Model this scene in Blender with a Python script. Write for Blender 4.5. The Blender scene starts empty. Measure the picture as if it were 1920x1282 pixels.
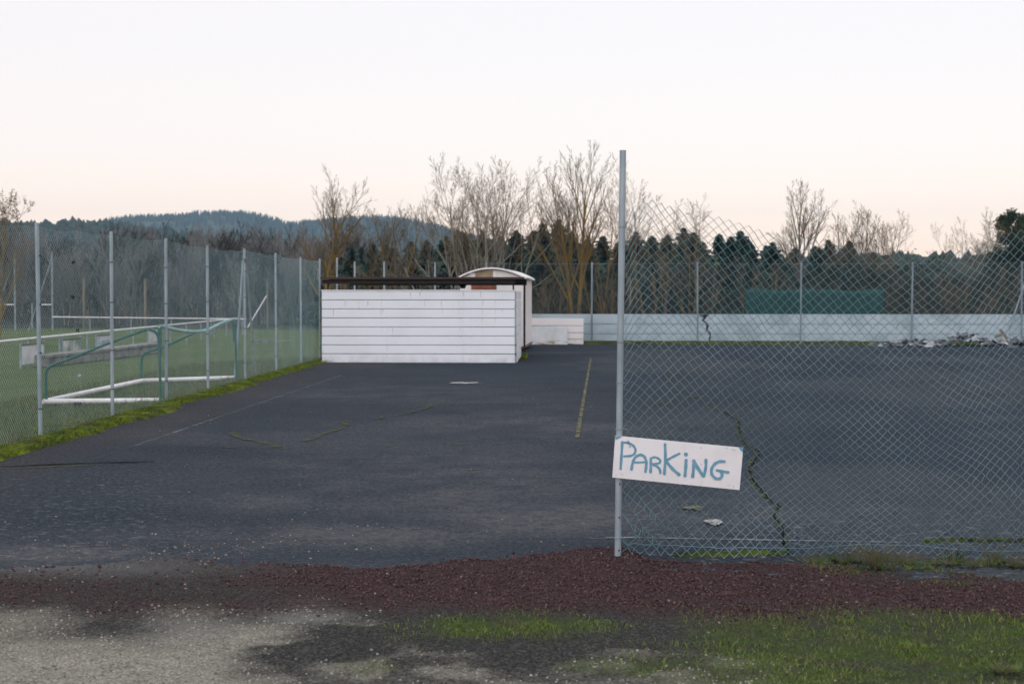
import bpy, bmesh, math, random
import numpy as np
from mathutils import Vector, Matrix

# ------------------------------------------------------------------ camera, world, sky fill lamp, exposure
scene = bpy.context.scene
COL = scene.collection
F = 2667.0                      # focal length in photo pixels (50 mm on a 36 mm sensor, 1920 px wide)
EYE = 1.7
PITCH = math.atan(94.0 / F)

cam_d = bpy.data.cameras.new('camera')
cam = bpy.data.objects.new('camera', cam_d)
COL.objects.link(cam)
cam.location = (0, 0, EYE)
cam.rotation_euler = (math.pi / 2 - PITCH, 0, 0)
cam_d.sensor_width = 36.0
cam_d.lens = 50.0
cam_d.clip_start = 0.1
cam_d.clip_end = 12000
cam_d.dof.use_dof = True
cam_d.dof.focus_distance = 12.0
cam_d.dof.aperture_fstop = 4.0
scene.camera = cam

FILL_EL, FILL_AZ = math.radians(48), math.radians(200)     # azimuth clockwise from +Y: behind the camera, where the fill lamp is added
world = bpy.data.worlds.new('World')
scene.world = world
world.use_nodes = True
wt = world.node_tree
wt.nodes.clear()
w_out = wt.nodes.new('ShaderNodeOutputWorld')
w_sky = wt.nodes.new('ShaderNodeTexSky')
w_sky.sky_type = 'NISHITA'
w_sky.sun_disc = False
w_sky.sun_elevation = FILL_EL
w_sky.sun_rotation = FILL_AZ
w_bg1 = wt.nodes.new('ShaderNodeBackground')
w_bg1.inputs['Strength'].default_value = 0.05
wt.links.new(w_sky.outputs[0], w_bg1.inputs['Color'])
w_tc = wt.nodes.new('ShaderNodeTexCoord')
w_sep = wt.nodes.new('ShaderNodeSeparateXYZ')
wt.links.new(w_tc.outputs['Generated'], w_sep.inputs[0])
w_ramp = wt.nodes.new('ShaderNodeValToRGB')
stops = [(0.0, (1.0, 0.66, 0.47)), (0.045, (1.0, 0.70, 0.525)), (0.063, (0.95, 0.70, 0.55)),
         (0.093, (0.86, 0.695, 0.59)), (0.168, (0.79, 0.69, 0.615)), (1.0, (0.80, 0.86, 0.93))]
el = w_ramp.color_ramp.elements
while len(el) < len(stops):
    el.new(0.5)
for e, (p, c) in zip(el, stops):
    e.position = p
    e.color = (*c, 1)
wt.links.new(w_sep.outputs['Z'], w_ramp.inputs[0])
w_bg2 = wt.nodes.new('ShaderNodeBackground')
w_bg2.inputs['Strength'].default_value = 1.14
wt.links.new(w_ramp.outputs[0], w_bg2.inputs['Color'])
w_add = wt.nodes.new('ShaderNodeAddShader')
wt.links.new(w_bg1.outputs[0], w_add.inputs[0])
wt.links.new(w_bg2.outputs[0], w_add.inputs[1])
wt.links.new(w_add.outputs[0], w_out.inputs['Surface'])

sky_fill_d = bpy.data.lights.new('sun', 'SUN')  # added soft lamp from behind, standing in for skylight; the sun has set ahead
sky_fill_d.energy = 1.2
sky_fill_d.angle = math.radians(100)
sky_fill_d.color = (0.80, 0.92, 1.0)
sun = bpy.data.objects.new('sun', sky_fill_d)
COL.objects.link(sun)
sdir = Vector((math.sin(FILL_AZ) * math.cos(FILL_EL), math.cos(FILL_AZ) * math.cos(FILL_EL), math.sin(FILL_EL)))
sun.rotation_euler = (-sdir).to_track_quat('-Z', 'Y').to_euler()

vs = scene.view_settings
vs.view_transform = 'Standard'
vs.look = 'None'
vs.exposure = 0.0
vs.gamma = 1.0
vs.use_curve_mapping = False
scene.cycles.use_denoising = True
scene.cycles.max_bounces = 6
scene.cycles.transparent_max_bounces = 12
scene.cycles.volume_bounces = 1

# ------------------------------------------------------------------ helpers
random.seed(7)
RNG = np.random.default_rng(7)
CP, SP = math.cos(PITCH), math.sin(PITCH)

def ray(px, py):
    u, v = (px - 960.0) / F, (641.0 - py) / F
    return Vector((u, CP + v * SP, -SP + v * CP))

def at(px, py, Y):
    d = ray(px, py)
    return Vector((0, 0, EYE)) + d * (Y / d.y)

def gp(px, py, z=0.0):
    d = ray(px, py)
    return Vector((0, 0, EYE)) + d * ((z - EYE) / d.z)

def project(x, y, z=0.0):
    dz = z - EYE
    zc = y * CP - dz * SP
    yc = y * SP + dz * CP
    return 960 + F * x / zc, 641 - F * yc / zc

ALPHA = math.atan(95.0 / F)      # the court's long axis is turned a little to the right
CA, SA = math.cos(ALPHA), math.sin(ALPHA)

def C(u, v, z=0.0):
    return Vector((u * CA + v * SA, -u * SA + v * CA, z))

def uv(p):
    return p.x * CA - p.y * SA, p.x * SA + p.y * CA

def sstep(a, b, x):
    t = np.clip((np.asarray(x, float) - a) / (b - a), 0, 1)
    return t * t * (3 - 2 * t)

def vnoise(x, y, seed=0):
    x = np.asarray(x, float); y = np.asarray(y, float)
    xi = np.floor(x).astype(np.int64); yi = np.floor(y).astype(np.int64)
    xf = x - xi; yf = y - yi
    def h(a, b):
        n = (a * 374761393 + b * 668265263 + seed * 1442695041) & 0xffffffff
        n = ((n ^ (n >> 13)) * 1274126177) & 0xffffffff
        return ((n ^ (n >> 16)) & 0xffff) / 65535.0
    u = xf * xf * (3 - 2 * xf); v = yf * yf * (3 - 2 * yf)
    return (h(xi, yi) * (1 - u) + h(xi + 1, yi) * u) * (1 - v) + (h(xi, yi + 1) * (1 - u) + h(xi + 1, yi + 1) * u) * v

def fbm(x, y, seed=0, oct=4):
    s, a, f, tot = 0, 1.0, 1.0, 0
    for i in range(oct):
        s = s + a * vnoise(np.asarray(x) * f, np.asarray(y) * f, seed + i * 17)
        tot += a
        a *= 0.5; f *= 2.03
    return s / tot

# ---- mesh helpers
def link(name, me, mat=None, parent=None):
    o = bpy.data.objects.new(name, me)
    COL.objects.link(o)
    if mat is not None and me is not None and not me.materials:
        me.materials.append(mat)
    if parent is not None:
        o.parent = parent
    return o

def mesh_np(name, V, Fc, smooth=False):
    """V (n,3), Fc (m,k) arrays -> mesh"""
    V = np.asarray(V, np.float32); Fc = np.asarray(Fc, np.int32)
    me = bpy.data.meshes.new(name)
    k = Fc.shape[1]
    me.vertices.add(len(V)); me.vertices.foreach_set('co', V.ravel())
    me.loops.add(Fc.size); me.loops.foreach_set('vertex_index', Fc.ravel())
    me.polygons.add(len(Fc))
    me.polygons.foreach_set('loop_start', np.arange(0, Fc.size, k, dtype=np.int32))
    me.polygons.foreach_set('loop_total', np.full(len(Fc), k, np.int32))
    if smooth:
        me.polygons.foreach_set('use_smooth', np.ones(len(Fc), bool))
    me.update(calc_edges=True)
    return me

class MB:
    def __init__(s):
        s.v = []; s.f = []
    def box(s, c, size, rz=0.0, M=None):
        hx, hy, hz = size[0] / 2, size[1] / 2, size[2] / 2
        b = len(s.v)
        R = M if M is not None else Matrix.Rotation(rz, 3, 'Z')
        for dx, dy, dz in ((-1,-1,-1),(1,-1,-1),(1,1,-1),(-1,1,-1),(-1,-1,1),(1,-1,1),(1,1,1),(-1,1,1)):
            q = R @ Vector((dx * hx, dy * hy, dz * hz))
            s.v.append((c[0] + q.x, c[1] + q.y, c[2] + q.z))
        for f in ((0,3,2,1),(4,5,6,7),(0,1,5,4),(1,2,6,5),(2,3,7,6),(3,0,4,7)):
            s.f.append(tuple(b + i for i in f))
        return s
    def tube(s, P, R, n=6, cap=False):
        m = len(P)
        b = len(s.v)
        for i in range(m):
            p = P[i]
            q0 = P[i - 1] if i > 0 else p
            q1 = P[i + 1] if i < m - 1 else p
            tx, ty, tz = q1[0] - q0[0], q1[1] - q0[1], q1[2] - q0[2]
            l = math.sqrt(tx * tx + ty * ty + tz * tz) or 1e-9
            tx /= l; ty /= l; tz /= l
            if i == 0:
                if abs(tz) < 0.9: rx, ry, rz = 0.0, 0.0, 1.0
                else: rx, ry, rz = 1.0, 0.0, 0.0
            ax, ay, az = ty * rz - tz * ry, tz * rx - tx * rz, tx * ry - ty * rx
            l = math.sqrt(ax * ax + ay * ay + az * az) or 1e-9
            ax /= l; ay /= l; az /= l
            bx, by, bz = ay * tz - az * ty, az * tx - ax * tz, ax * ty - ay * tx
            r = R[i] if not isinstance(R, (int, float)) else R
            for k in range(n):
                c, d = COSN[n][k] * r, SINN[n][k] * r
                s.v.append((p[0] + ax * c + bx * d, p[1] + ay * c + by * d, p[2] + az * c + bz * d))
        for i in range(m - 1):
            o = b + i * n
            for k in range(n):
                k2 = (k + 1) % n
                s.f.append((o + k, o + k2, o + n + k2, o + n + k))
        if cap:
            s.f.append(tuple(b + k for k in range(n)))
            s.f.append(tuple(b + (m - 1) * n + k for k in reversed(range(n))))
        return s
    def tri(s, a, b, c):
        i = len(s.v); s.v += [a, b, c]; s.f.append((i, i + 1, i + 2))
    def quad(s, a, b, c, d):
        i = len(s.v); s.v += [a, b, c, d]; s.f.append((i, i + 1, i + 2, i + 3))
    def mesh(s, name, smooth=False, bevel=0.0):
        me = bpy.data.meshes.new(name)
        me.from_pydata([tuple(v) for v in s.v], [], s.f)
        if bevel > 0:
            bm = bmesh.new(); bm.from_mesh(me)
            bmesh.ops.bevel(bm, geom=bm.edges[:], offset=bevel, segments=1, affect='EDGES')
            bm.to_mesh(me); bm.free()
        if smooth:
            me.polygons.foreach_set('use_smooth', np.ones(len(me.polygons), bool))
        me.update()
        return me
    def build(s, name, mat, parent=None, smooth=False, bevel=0.0):
        return link(name, s.mesh(name, smooth, bevel), mat, parent)

COSN = {n: [math.cos(2 * math.pi * k / n) for k in range(n)] for n in range(3, 33)}
SINN = {n: [math.sin(2 * math.pi * k / n) for k in range(n)] for n in range(3, 33)}

def tag(o, label=None, cat=None, group=None, kind=None):
    if label: o['label'] = label
    if cat: o['category'] = cat
    if group: o['group'] = group
    if kind: o['kind'] = kind
    return o

def empty(name, loc=(0, 0, 0), rz=0.0):
    o = bpy.data.objects.new(name, None)
    o.empty_display_size = 0.2
    COL.objects.link(o)
    o.location = loc
    o.rotation_euler = (0, 0, rz)
    return o

def copy_tree(root):
    r = root.copy(); COL.objects.link(r)
    for ch in root.children:
        c = ch.copy(); COL.objects.link(c); c.parent = r
        for g in ch.children:
            d = g.copy(); COL.objects.link(d); d.parent = c
    return r

# ---- materials
def nodes_of(name):
    m = bpy.data.materials.new(name)
    m.use_nodes = True
    t = m.node_tree
    b = t.nodes['Principled BSDF']
    return m, t, b

def N(t, typ, **kw):
    n = t.nodes.new(typ)
    for k, v in kw.items():
        if hasattr(n, k) and k not in n.inputs:
            setattr(n, k, v)
        else:
            n.inputs[k].default_value = v
    return n

def noise(t, scale, detail=4, rough=0.55, vec=None, dist=0.0):
    n = N(t, 'ShaderNodeTexNoise')
    n.inputs['Scale'].default_value = scale
    n.inputs['Detail'].default_value = detail
    n.inputs['Roughness'].default_value = rough
    n.inputs['Distortion'].default_value = dist
    if vec is not None: t.links.new(vec, n.inputs['Vector'])
    return n.outputs['Fac']

def coords(t, scale=(1, 1, 1), kind='Object'):
    c = N(t, 'ShaderNodeTexCoord')
    m = N(t, 'ShaderNodeMapping')
    m.inputs['Scale'].default_value = scale
    t.links.new(c.outputs[kind], m.inputs['Vector'])
    return m.outputs[0]

def remap(t, fac, a, b):
    r = N(t, 'ShaderNodeMapRange')
    r.inputs['From Min'].default_value = a
    r.inputs['From Max'].default_value = b
    t.links.new(fac, r.inputs['Value'])
    return r.outputs[0]

def mixc(t, fac, a, b):
    m = N(t, 'ShaderNodeMix', data_type='RGBA')
    if isinstance(fac, (int, float)): m.inputs[0].default_value = fac
    else: t.links.new(fac, m.inputs[0])
    for i, c in ((6, a), (7, b)):
        if isinstance(c, (tuple, list)): m.inputs[i].default_value = (*c[:3], 1)
        else: t.links.new(c, m.inputs[i])
    return m.outputs[2]

def mul(t, a, b, op='MULTIPLY'):
    m = N(t, 'ShaderNodeMath', operation=op)
    for i, x in enumerate((a, b)):
        if isinstance(x, (int, float)): m.inputs[i].default_value = x
        else: t.links.new(x, m.inputs[i])
    return m.outputs[0]

def bump(t, b, h, strength=0.3, dist=0.01):
    n = N(t, 'ShaderNodeBump')
    n.inputs['Strength'].default_value = strength
    n.inputs['Distance'].default_value = dist
    t.links.new(h, n.inputs['Height'])
    t.links.new(n.outputs[0], b.inputs['Normal'])

def mat_noise(name, c1, c2, scale=5, lo=0.35, hi=0.65, rough=0.8, metal=0.0, bmp=0.0, bscale=40, bdist=0.01, stretch=(1, 1, 1), spec=0.3):
    m, t, b = nodes_of(name)
    v = coords(t, stretch)
    n = remap(t, noise(t, scale, vec=v), lo, hi)
    t.links.new(mixc(t, n, c1, c2), b.inputs['Base Color'])
    b.inputs['Roughness'].default_value = rough
    b.inputs['Metallic'].default_value = metal
    b.inputs['Specular IOR Level'].default_value = spec
    if bmp: bump(t, b, noise(t, bscale, vec=v), bmp, bdist)
    return m

M = {}
M['galv'] = mat_noise('galvanised_steel', (0.36, 0.40, 0.44), (0.24, 0.28, 0.32), 9, rough=0.55, metal=0.35, stretch=(1, 1, 0.3), bmp=0.1, bscale=60)
M['galv_dull'] = mat_noise('dull_galvanised_steel', (0.30, 0.34, 0.37), (0.17, 0.20, 0.22), 6, rough=0.65, metal=0.2)
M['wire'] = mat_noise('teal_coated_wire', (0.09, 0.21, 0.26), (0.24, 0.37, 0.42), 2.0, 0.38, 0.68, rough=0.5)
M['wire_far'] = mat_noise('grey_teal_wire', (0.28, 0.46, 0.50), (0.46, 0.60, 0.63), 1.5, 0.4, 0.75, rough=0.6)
M['wire_back'] = mat_noise('dark_teal_wire', (0.055, 0.105, 0.12), (0.10, 0.15, 0.17), 1.5, rough=0.6)
M['dark_metal'] = mat_noise('dark_brown_paint', (0.020, 0.017, 0.017), (0.035, 0.026, 0.025), 8, rough=0.6)
M['roof_brown'] = mat_noise('brown_roof_sheet', (0.060, 0.028, 0.026), (0.035, 0.022, 0.022), 4, rough=0.6)
M['green_tube'] = mat_noise('green_enamel', (0.010, 0.075, 0.062), (0.020, 0.10, 0.085), 5, rough=0.45)
M['white_tube'] = mat_noise('white_enamel', (0.80, 0.74, 0.76), (0.62, 0.56, 0.56), 5, 0.45, 0.8, rough=0.5)
M['concrete'] = mat_noise('rough_concrete', (0.30, 0.27, 0.25), (0.12, 0.115, 0.11), 3.0, rough=0.95, bmp=0.6, bscale=30, bdist=0.02)
M['wood'] = mat_noise('weathered_wood', (0.20, 0.16, 0.12), (0.11, 0.09, 0.075), 6, rough=0.9, stretch=(1, 1, 0.1))
M['dark'] = mat_noise('dark_debris', (0.012, 0.012, 0.012), (0.03, 0.027, 0.02), 20)
M['brick_red'] = mat_noise('red_brown_panel', (0.25, 0.075, 0.045), (0.17, 0.055, 0.035), 8, rough=0.7)
M['tan_panel'] = mat_noise('tan_plywood', (0.36, 0.27, 0.17), (0.27, 0.20, 0.13), 6, rough=0.8)

def mat_cladding(name, base, dirt, rust_amt=0.5, grime=0.35):
    """white sheet cladding: faint dirt, and rust runs starting at the top edge of each sheet"""
    m, t, b = nodes_of(name)
    oc = coords(t)
    wc = N(t, 'ShaderNodeNewGeometry').outputs['Position']
    n1 = remap(t, noise(t, 1.3, 5, vec=wc), 0.45, 0.8)
    mp = N(t, 'ShaderNodeMapping'); mp.inputs['Scale'].default_value = (1, 1, 0.12)
    t.links.new(wc, mp.inputs['Vector'])
    fine = remap(t, noise(t, 14, 4, vec=mp.outputs[0]), 0.5, 0.9)
    col = mixc(t, mul(t, n1, grime), base, dirt)
    col = mixc(t, mul(t, fine, 0.12), col, dirt)
    sepw = N(t, 'ShaderNodeSeparateXYZ'); t.links.new(wc, sepw.inputs[0])
    spl = mul(t, remap(t, sepw.outputs['Z'], 0.30, 0.0), remap(t, noise(t, 5, 5, 0.7, wc), 0.35, 0.75))
    col = mixc(t, mul(t, spl, 0.55), col, (0.30, 0.28, 0.26))
    mp2 = N(t, 'ShaderNodeMapping'); mp2.inputs['Scale'].default_value = (1, 1, 0.02)
    t.links.new(wc, mp2.inputs['Vector'])
    st = remap(t, noise(t, 16, 2, vec=mp2.outputs[0]), 0.66, 0.71)
    pick = remap(t, noise(t, 0.9, 2, vec=wc), 0.42, 0.60)
    sep = N(t, 'ShaderNodeSeparateXYZ'); t.links.new(oc, sep.inputs[0])
    fade = remap(t, sep.outputs['Z'], -0.19, 0.0)
    r = mul(t, mul(t, st, pick), mul(t, fade, rust_amt * 0.6))
    col = mixc(t, r, col, (0.45, 0.27, 0.11))
    t.links.new(col, b.inputs['Base Color'])
    b.inputs['Roughness'].default_value = 0.5
    bump(t, b, noise(t, 6, 3, vec=wc), 0.12, 0.01)
    return m
M['clad'] = mat_cladding('white_cladding', (0.74, 0.735, 0.775), (0.56, 0.56, 0.58), 0.95)
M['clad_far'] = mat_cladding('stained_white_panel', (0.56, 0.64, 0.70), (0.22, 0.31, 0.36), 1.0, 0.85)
M['clad_pink'] = mat_cladding('warm_white_panel', (0.80, 0.73, 0.72), (0.60, 0.54, 0.52), 0.3)
M['caravan'] = mat_cladding('caravan_shell', (0.80, 0.73, 0.71), (0.56, 0.50, 0.47), 0.2)

# asphalt with dust, moss stains and pale lichen flakes
def mat_asphalt():
    m, t, b = nodes_of('asphalt')
    v = coords(t)
    big = remap(t, noise(t, 0.22, 5, 0.6, v), 0.35, 0.70)
    mid = remap(t, noise(t, 1.7, 5, 0.6, v), 0.40, 0.75)
    col = mixc(t, big, (0.020, 0.028, 0.042), (0.040, 0.050, 0.066))
    col = mixc(t, mul(t, mid, 0.30), col, (0.058, 0.060, 0.070))
    at_ = N(t, 'ShaderNodeAttribute'); at_.attribute_name = 'zone'
    sp = N(t, 'ShaderNodeSeparateColor'); t.links.new(at_.outputs['Color'], sp.inputs[0])
    # dust
    g = remap(t, noise(t, 60, 3, 0.7, v), 0.35, 0.75)
    col = mixc(t, mul(t, sp.outputs[0], remap(t, noise(t, 7, 6, 0.75, v), 0.25, 0.65)), col, (0.150, 0.140, 0.138))
    # lichen flakes
    v2 = coords(t, (1.0, 1.6, 1))
    fl = remap(t, noise(t, 11, 4, 0.6, v2, 0.6), 0.585, 0.63)
    col = mixc(t, mul(t, mul(t, fl, sp.outputs[1]), 0.8), col, (0.31, 0.32, 0.33))
    fl2 = remap(t, noise(t, 6.5, 3, 0.5, v2), 0.70, 0.735)
    col = mixc(t, mul(t, fl2, 0.30), col, (0.26, 0.27, 0.28))
    # brown mud by the moss
    col = mixc(t, mul(t, sp.outputs[2], remap(t, noise(t, 4, 4, 0.6, v), 0.25, 0.7)), col, (0.065, 0.055, 0.045))
    gr = N(t, 'ShaderNodeTexVoronoi'); gr.inputs['Scale'].default_value = 95
    t.links.new(v, gr.inputs['Vector'])
    spk = N(t, 'ShaderNodeSeparateColor'); t.links.new(gr.outputs['Color'], spk.inputs[0])
    col = mixc(t, mul(t, remap(t, spk.outputs[0], 0.80, 1.0), 0.45), col, (0.16, 0.16, 0.165))
    t.links.new(col, b.inputs['Base Color'])
    gn = remap(t, noise(t, 26, 6, 0.85, v), 0.36, 0.64)
    col = mixc(t, mul(t, gn, 0.85), mixc(t, 0.62, col, (0.005, 0.007, 0.010)), mixc(t, 0.27, col, (0.16, 0.162, 0.168)))
    t.links.new(col, b.inputs['Base Color'])
    b.inputs['Roughness'].default_value = 1.0
    b.inputs['Specular IOR Level'].default_value = 0.0
    bump(t, b, noise(t, 60, 5, 0.8, v), 0.6, 0.008)
    return m
M['asphalt'] = mat_asphalt()

def mat_verge():
    m, t, b = nodes_of('verge_soil')
    v = coords(t)
    at_ = N(t, 'ShaderNodeAttribute'); at_.attribute_name = 'zone'
    sp = N(t, 'ShaderNodeSeparateColor'); t.links.new(at_.outputs['Color'], sp.inputs[0])
    cin, tan, grs, lite = sp.outputs[0], sp.outputs[1], sp.outputs[2], at_.outputs['Alpha']
    g1 = noise(t, 70, 4, 0.7, v)
    g2 = remap(t, noise(t, 24, 4, 0.65, v), 0.3, 0.7)
    g3 = remap(t, noise(t, 2.2, 4, 0.6, v), 0.3, 0.7)
    vor = N(t, 'ShaderNodeTexVoronoi'); vor.inputs['Scale'].default_value = 85
    t.links.new(v, vor.inputs['Vector'])
    vs_ = N(t, 'ShaderNodeSeparateColor'); t.links.new(vor.outputs['Color'], vs_.inputs[0])
    gs = noise(t, 38, 5, 0.75, v)
    def stip(x, amt=1.5, lo=0.06, hi=0.98):
        return remap(t, mul(t, mul(t, mul(t, gs, -0.5, 'ADD'), amt), x, 'ADD'), lo, hi)
    cin, tan, grs, lite = stip(cin), stip(tan), stip(grs, 0.8), stip(lite, 0.9)
    soil = mixc(t, remap(t, g1, 0.35, 0.7), (0.018, 0.017, 0.017), (0.078, 0.072, 0.068))
    soil = mixc(t, mul(t, remap(t, vs_.outputs[1], 0.7, 1.0), 0.4), soil, (0.15, 0.145, 0.13))
    tanc = mixc(t, remap(t, g1, 0.35, 0.7), (0.140, 0.120, 0.094), (0.43, 0.385, 0.31))
    tanc = mixc(t, mul(t, remap(t, vs_.outputs[0], 0.75, 1.0), 0.6), tanc, (0.46, 0.44, 0.40))
    tanc = mixc(t, mul(t, remap(t, noise(t, 1.3, 5, 0.65, v), 0.45, 0.7), 0.5), tanc, (0.14, 0.12, 0.11))
    cinc = mixc(t, remap(t, g1, 0.35, 0.65), (0.016, 0.010, 0.010), (0.098, 0.058, 0.059))
    cinc = mixc(t, mul(t, remap(t, vs_.outputs[0], 0.8, 1.0), 0.5), cinc, (0.15, 0.095, 0.095))
    cinc = mixc(t, mul(t, g3, 0.35), cinc, (0.045, 0.036, 0.037))
    gr = mixc(t, remap(t, g1, 0.3, 0.7), (0.028, 0.046, 0.012), (0.095, 0.135, 0.030))
    gr = mixc(t, mul(t, remap(t, noise(t, 5.5, 5, 0.7, v), 0.42, 0.66), 0.7), gr, (0.060, 0.054, 0.038))
    dust = mixc(t, g1, (0.12, 0.112, 0.11), (0.21, 0.20, 0.195))
    col = mixc(t, tan, soil, tanc)
    col = mixc(t, cin, col, cinc)
    col = mixc(t, lite, col, dust)
    col = mixc(t, grs, col, gr)
    t.links.new(col, b.inputs['Base Color'])
    b.inputs['Roughness'].default_value = 1.0
    b.inputs['Specular IOR Level'].default_value = 0.0
    h = N(t, 'ShaderNodeMath', operation='ADD')
    t.links.new(g1, h.inputs[0]); t.links.new(vor.outputs['Distance'], h.inputs[1])
    bump(t, b, h.outputs[0], 0.9, 0.012)
    return m
M['verge'] = mat_verge()

def mat_grassland():
    m, t, b = nodes_of('field_grass')
    v = coords(t)
    n1 = remap(t, noise(t, 0.25, 5, 0.6, v), 0.3, 0.7)
    n2 = remap(t, noise(t, 2.2, 5, 0.7, v), 0.3, 0.7)
    n3 = remap(t, noise(t, 14, 4, 0.7, v), 0.3, 0.7)
    c = mixc(t, n1, (0.080, 0.104, 0.042), (0.148, 0.170, 0.076))
    c = mixc(t, mul(t, n2, 0.5), c, (0.050, 0.070, 0.035))
    c = mixc(t, mul(t, n3, 0.45), c, (0.135, 0.145, 0.080))
    t.links.new(c, b.inputs['Base Color'])
    b.inputs['Roughness'].default_value = 1.0
    b.inputs['Specular IOR Level'].default_value = 0.0
    bump(t, b, noise(t, 9, 6, 0.8, v), 1.0, 0.06)
    return m
M['field'] = mat_grassland()

def mat_leaf(name, c1, c2, scale=3.0, rough=0.8, lo=0.3, hi=0.7, trans=0.0):
    m, t, b = nodes_of(name)
    g = N(t, 'ShaderNodeNewGeometry').outputs['Position']
    n = remap(t, noise(t, scale, 4, 0.65, g), lo, hi)
    t.links.new(mixc(t, n, c1, c2), b.inputs['Base Color'])
    b.inputs['Roughness'].default_value = rough
    b.inputs['Specular IOR Level'].default_value = 0.05
    return m
M['grass'] = mat_leaf('grass_blades', (0.042, 0.070, 0.016), (0.105, 0.135, 0.040), 5)
M['verge_grass'] = mat_leaf('mixed_grass', (0.060, 0.110, 0.016), (0.215, 0.240, 0.070), 12, lo=0.35, hi=0.72)
M['moss'] = mat_leaf('bright_moss', (0.036, 0.062, 0.010), (0.190, 0.225, 0.022), 2.5, 1.0)
M['drygrass'] = mat_leaf('dry_grass', (0.17, 0.145, 0.085), (0.10, 0.105, 0.045), 3)
M['weed'] = mat_leaf('dead_weed', (0.13, 0.105, 0.06), (0.075, 0.07, 0.035), 6)
M['spruce'] = mat_leaf('spruce_needles', (0.016, 0.036, 0.032), (0.052, 0.084, 0.066), 2.2)
M['pine'] = mat_leaf('pine_needles', (0.016, 0.032, 0.020), (0.050, 0.072, 0.042), 1.5)
M['ivy'] = mat_leaf('ivy_leaves', (0.011, 0.022, 0.019), (0.034, 0.045, 0.032), 1.5)
M['autumn'] = mat_leaf('withered_leaves', (0.16, 0.09, 0.035), (0.22, 0.14, 0.06), 2)
M['bark_lichen'] = mat_leaf('lichen_bark', (0.125, 0.095, 0.058), (0.215, 0.135, 0.030), 1.3, 0.9, 0.35, 0.6)
M['bark_pale'] = mat_leaf('pale_bark', (0.32, 0.29, 0.25), (0.15, 0.13, 0.10), 1.4, 0.9)
M['bark_grey'] = mat_leaf('grey_bark', (0.155, 0.14, 0.125), (0.085, 0.075, 0.065), 1.2, 0.9)
M['bark_dark'] = mat_leaf('dark_bark', (0.060, 0.050, 0.040), (0.10, 0.085, 0.065), 1.2, 0.9)
M['twig'] = mat_leaf('brown_twigs', (0.115, 0.085, 0.058), (0.175, 0.13, 0.085), 0.8, 0.9)
M['twig_dark'] = mat_leaf('dark_twigs', (0.034, 0.033, 0.031), (0.074, 0.068, 0.060), 0.6, 0.9)
M['twig_far'] = mat_leaf('greyish_twigs', (0.135, 0.130, 0.128), (0.22, 0.208, 0.202), 0.3, 0.9)
M['hill_forest'] = mat_leaf('hill_forest', (0.022, 0.040, 0.034), (0.066, 0.078, 0.062), 0.012)
M['hill_ground'] = mat_leaf('hill_meadow', (0.050, 0.065, 0.045), (0.065, 0.075, 0.050), 0.006)
M['hill_meadow'] = mat_leaf('pale_meadow', (0.15, 0.19, 0.10), (0.19, 0.22, 0.13), 0.01)

def mat_paint(name, c, scale=9, lo=0.42, hi=0.58, stretch=(1, 1, 1)):
    """worn flat paint: flaked away where the noise is low"""
    m, t, b = nodes_of(name)
    v = coords(t, stretch)
    b.inputs['Base Color'].default_value = (*c, 1)
    b.inputs['Roughness'].default_value = 1.0
    b.inputs['Specular IOR Level'].default_value = 0.0
    a = remap(t, noise(t, scale, 5, 0.7, v), lo, hi)
    t.links.new(a, b.inputs['Alpha'])
    return m
M['line_white'] = mat_paint('worn_white_paint', (0.165, 0.165, 0.175), 7, 0.44, 0.70)
M['line_bold'] = mat_paint('white_paint', (0.26, 0.26, 0.27), 7, 0.40, 0.60)
M['line_faint'] = mat_paint('faint_white_paint', (0.085, 0.09, 0.098), 5, 0.45, 0.72)
M['line_yellow'] = mat_paint('worn_yellow_paint', (0.165, 0.15, 0.095), 6, 0.38, 0.58)
M['moss_line'] = mat_paint('moss_in_crack', (0.095, 0.096, 0.046), 5, 0.42, 0.64)
M['crack'] = mat_paint('open_crack', (0.010, 0.010, 0.009), 5, 0.25, 0.40)
M['white_patch'] = mat_paint('pale_patch', (0.33, 0.31, 0.285), 5, 0.38, 0.52)

# ------------------------------------------------------------------ ground, hills
FENCE_A = gp(76, 823)            # foot of the first post of the long fence
FENCE_B = gp(562, 686)
fu = (uv(FENCE_A)[0] + uv(FENCE_B)[0]) / 2          # the fence runs along the court at constant u
def ground_z(x, y):
    x = np.asarray(x, float); y = np.asarray(y, float)
    u = x * CA - y * SA
    return -0.5 * sstep(1.8, 7.5, fu - u) - 0.04

def axis(parts):
    out = []
    for a, b, s in parts:
        out += list(np.arange(a, b, s))
    return np.array(out + [parts[-1][1]])
gx = axis([(-4000, -400, 200), (-400, -60, 20), (-60, 12, 0.8), (12, 60, 4), (60, 400, 20), (400, 4000, 200)])
gy = axis([(-60, 0, 10), (0, 100, 1.0), (100, 400, 12), (400, 6000, 200)])
X, Y = np.meshgrid(gx, gy)
Z = ground_z(X, Y) + (fbm(X * 0.5, Y * 0.5, 3) - 0.5) * 0.06 * sstep(0.5, 3, fu - (X * CA - Y * SA))
def grid_faces(nx, ny):
    i = np.arange(ny - 1)[:, None] * nx + np.arange(nx - 1)[None, :]
    return np.stack([i, i + 1, i + nx + 1, i + nx], -1).reshape(-1, 4)
me = mesh_np('ground', np.stack([X, Y, Z], -1).reshape(-1, 3), grid_faces(len(gx), len(gy)), True)
tag(link('ground', me, M['field']), kind='structure')

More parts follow.
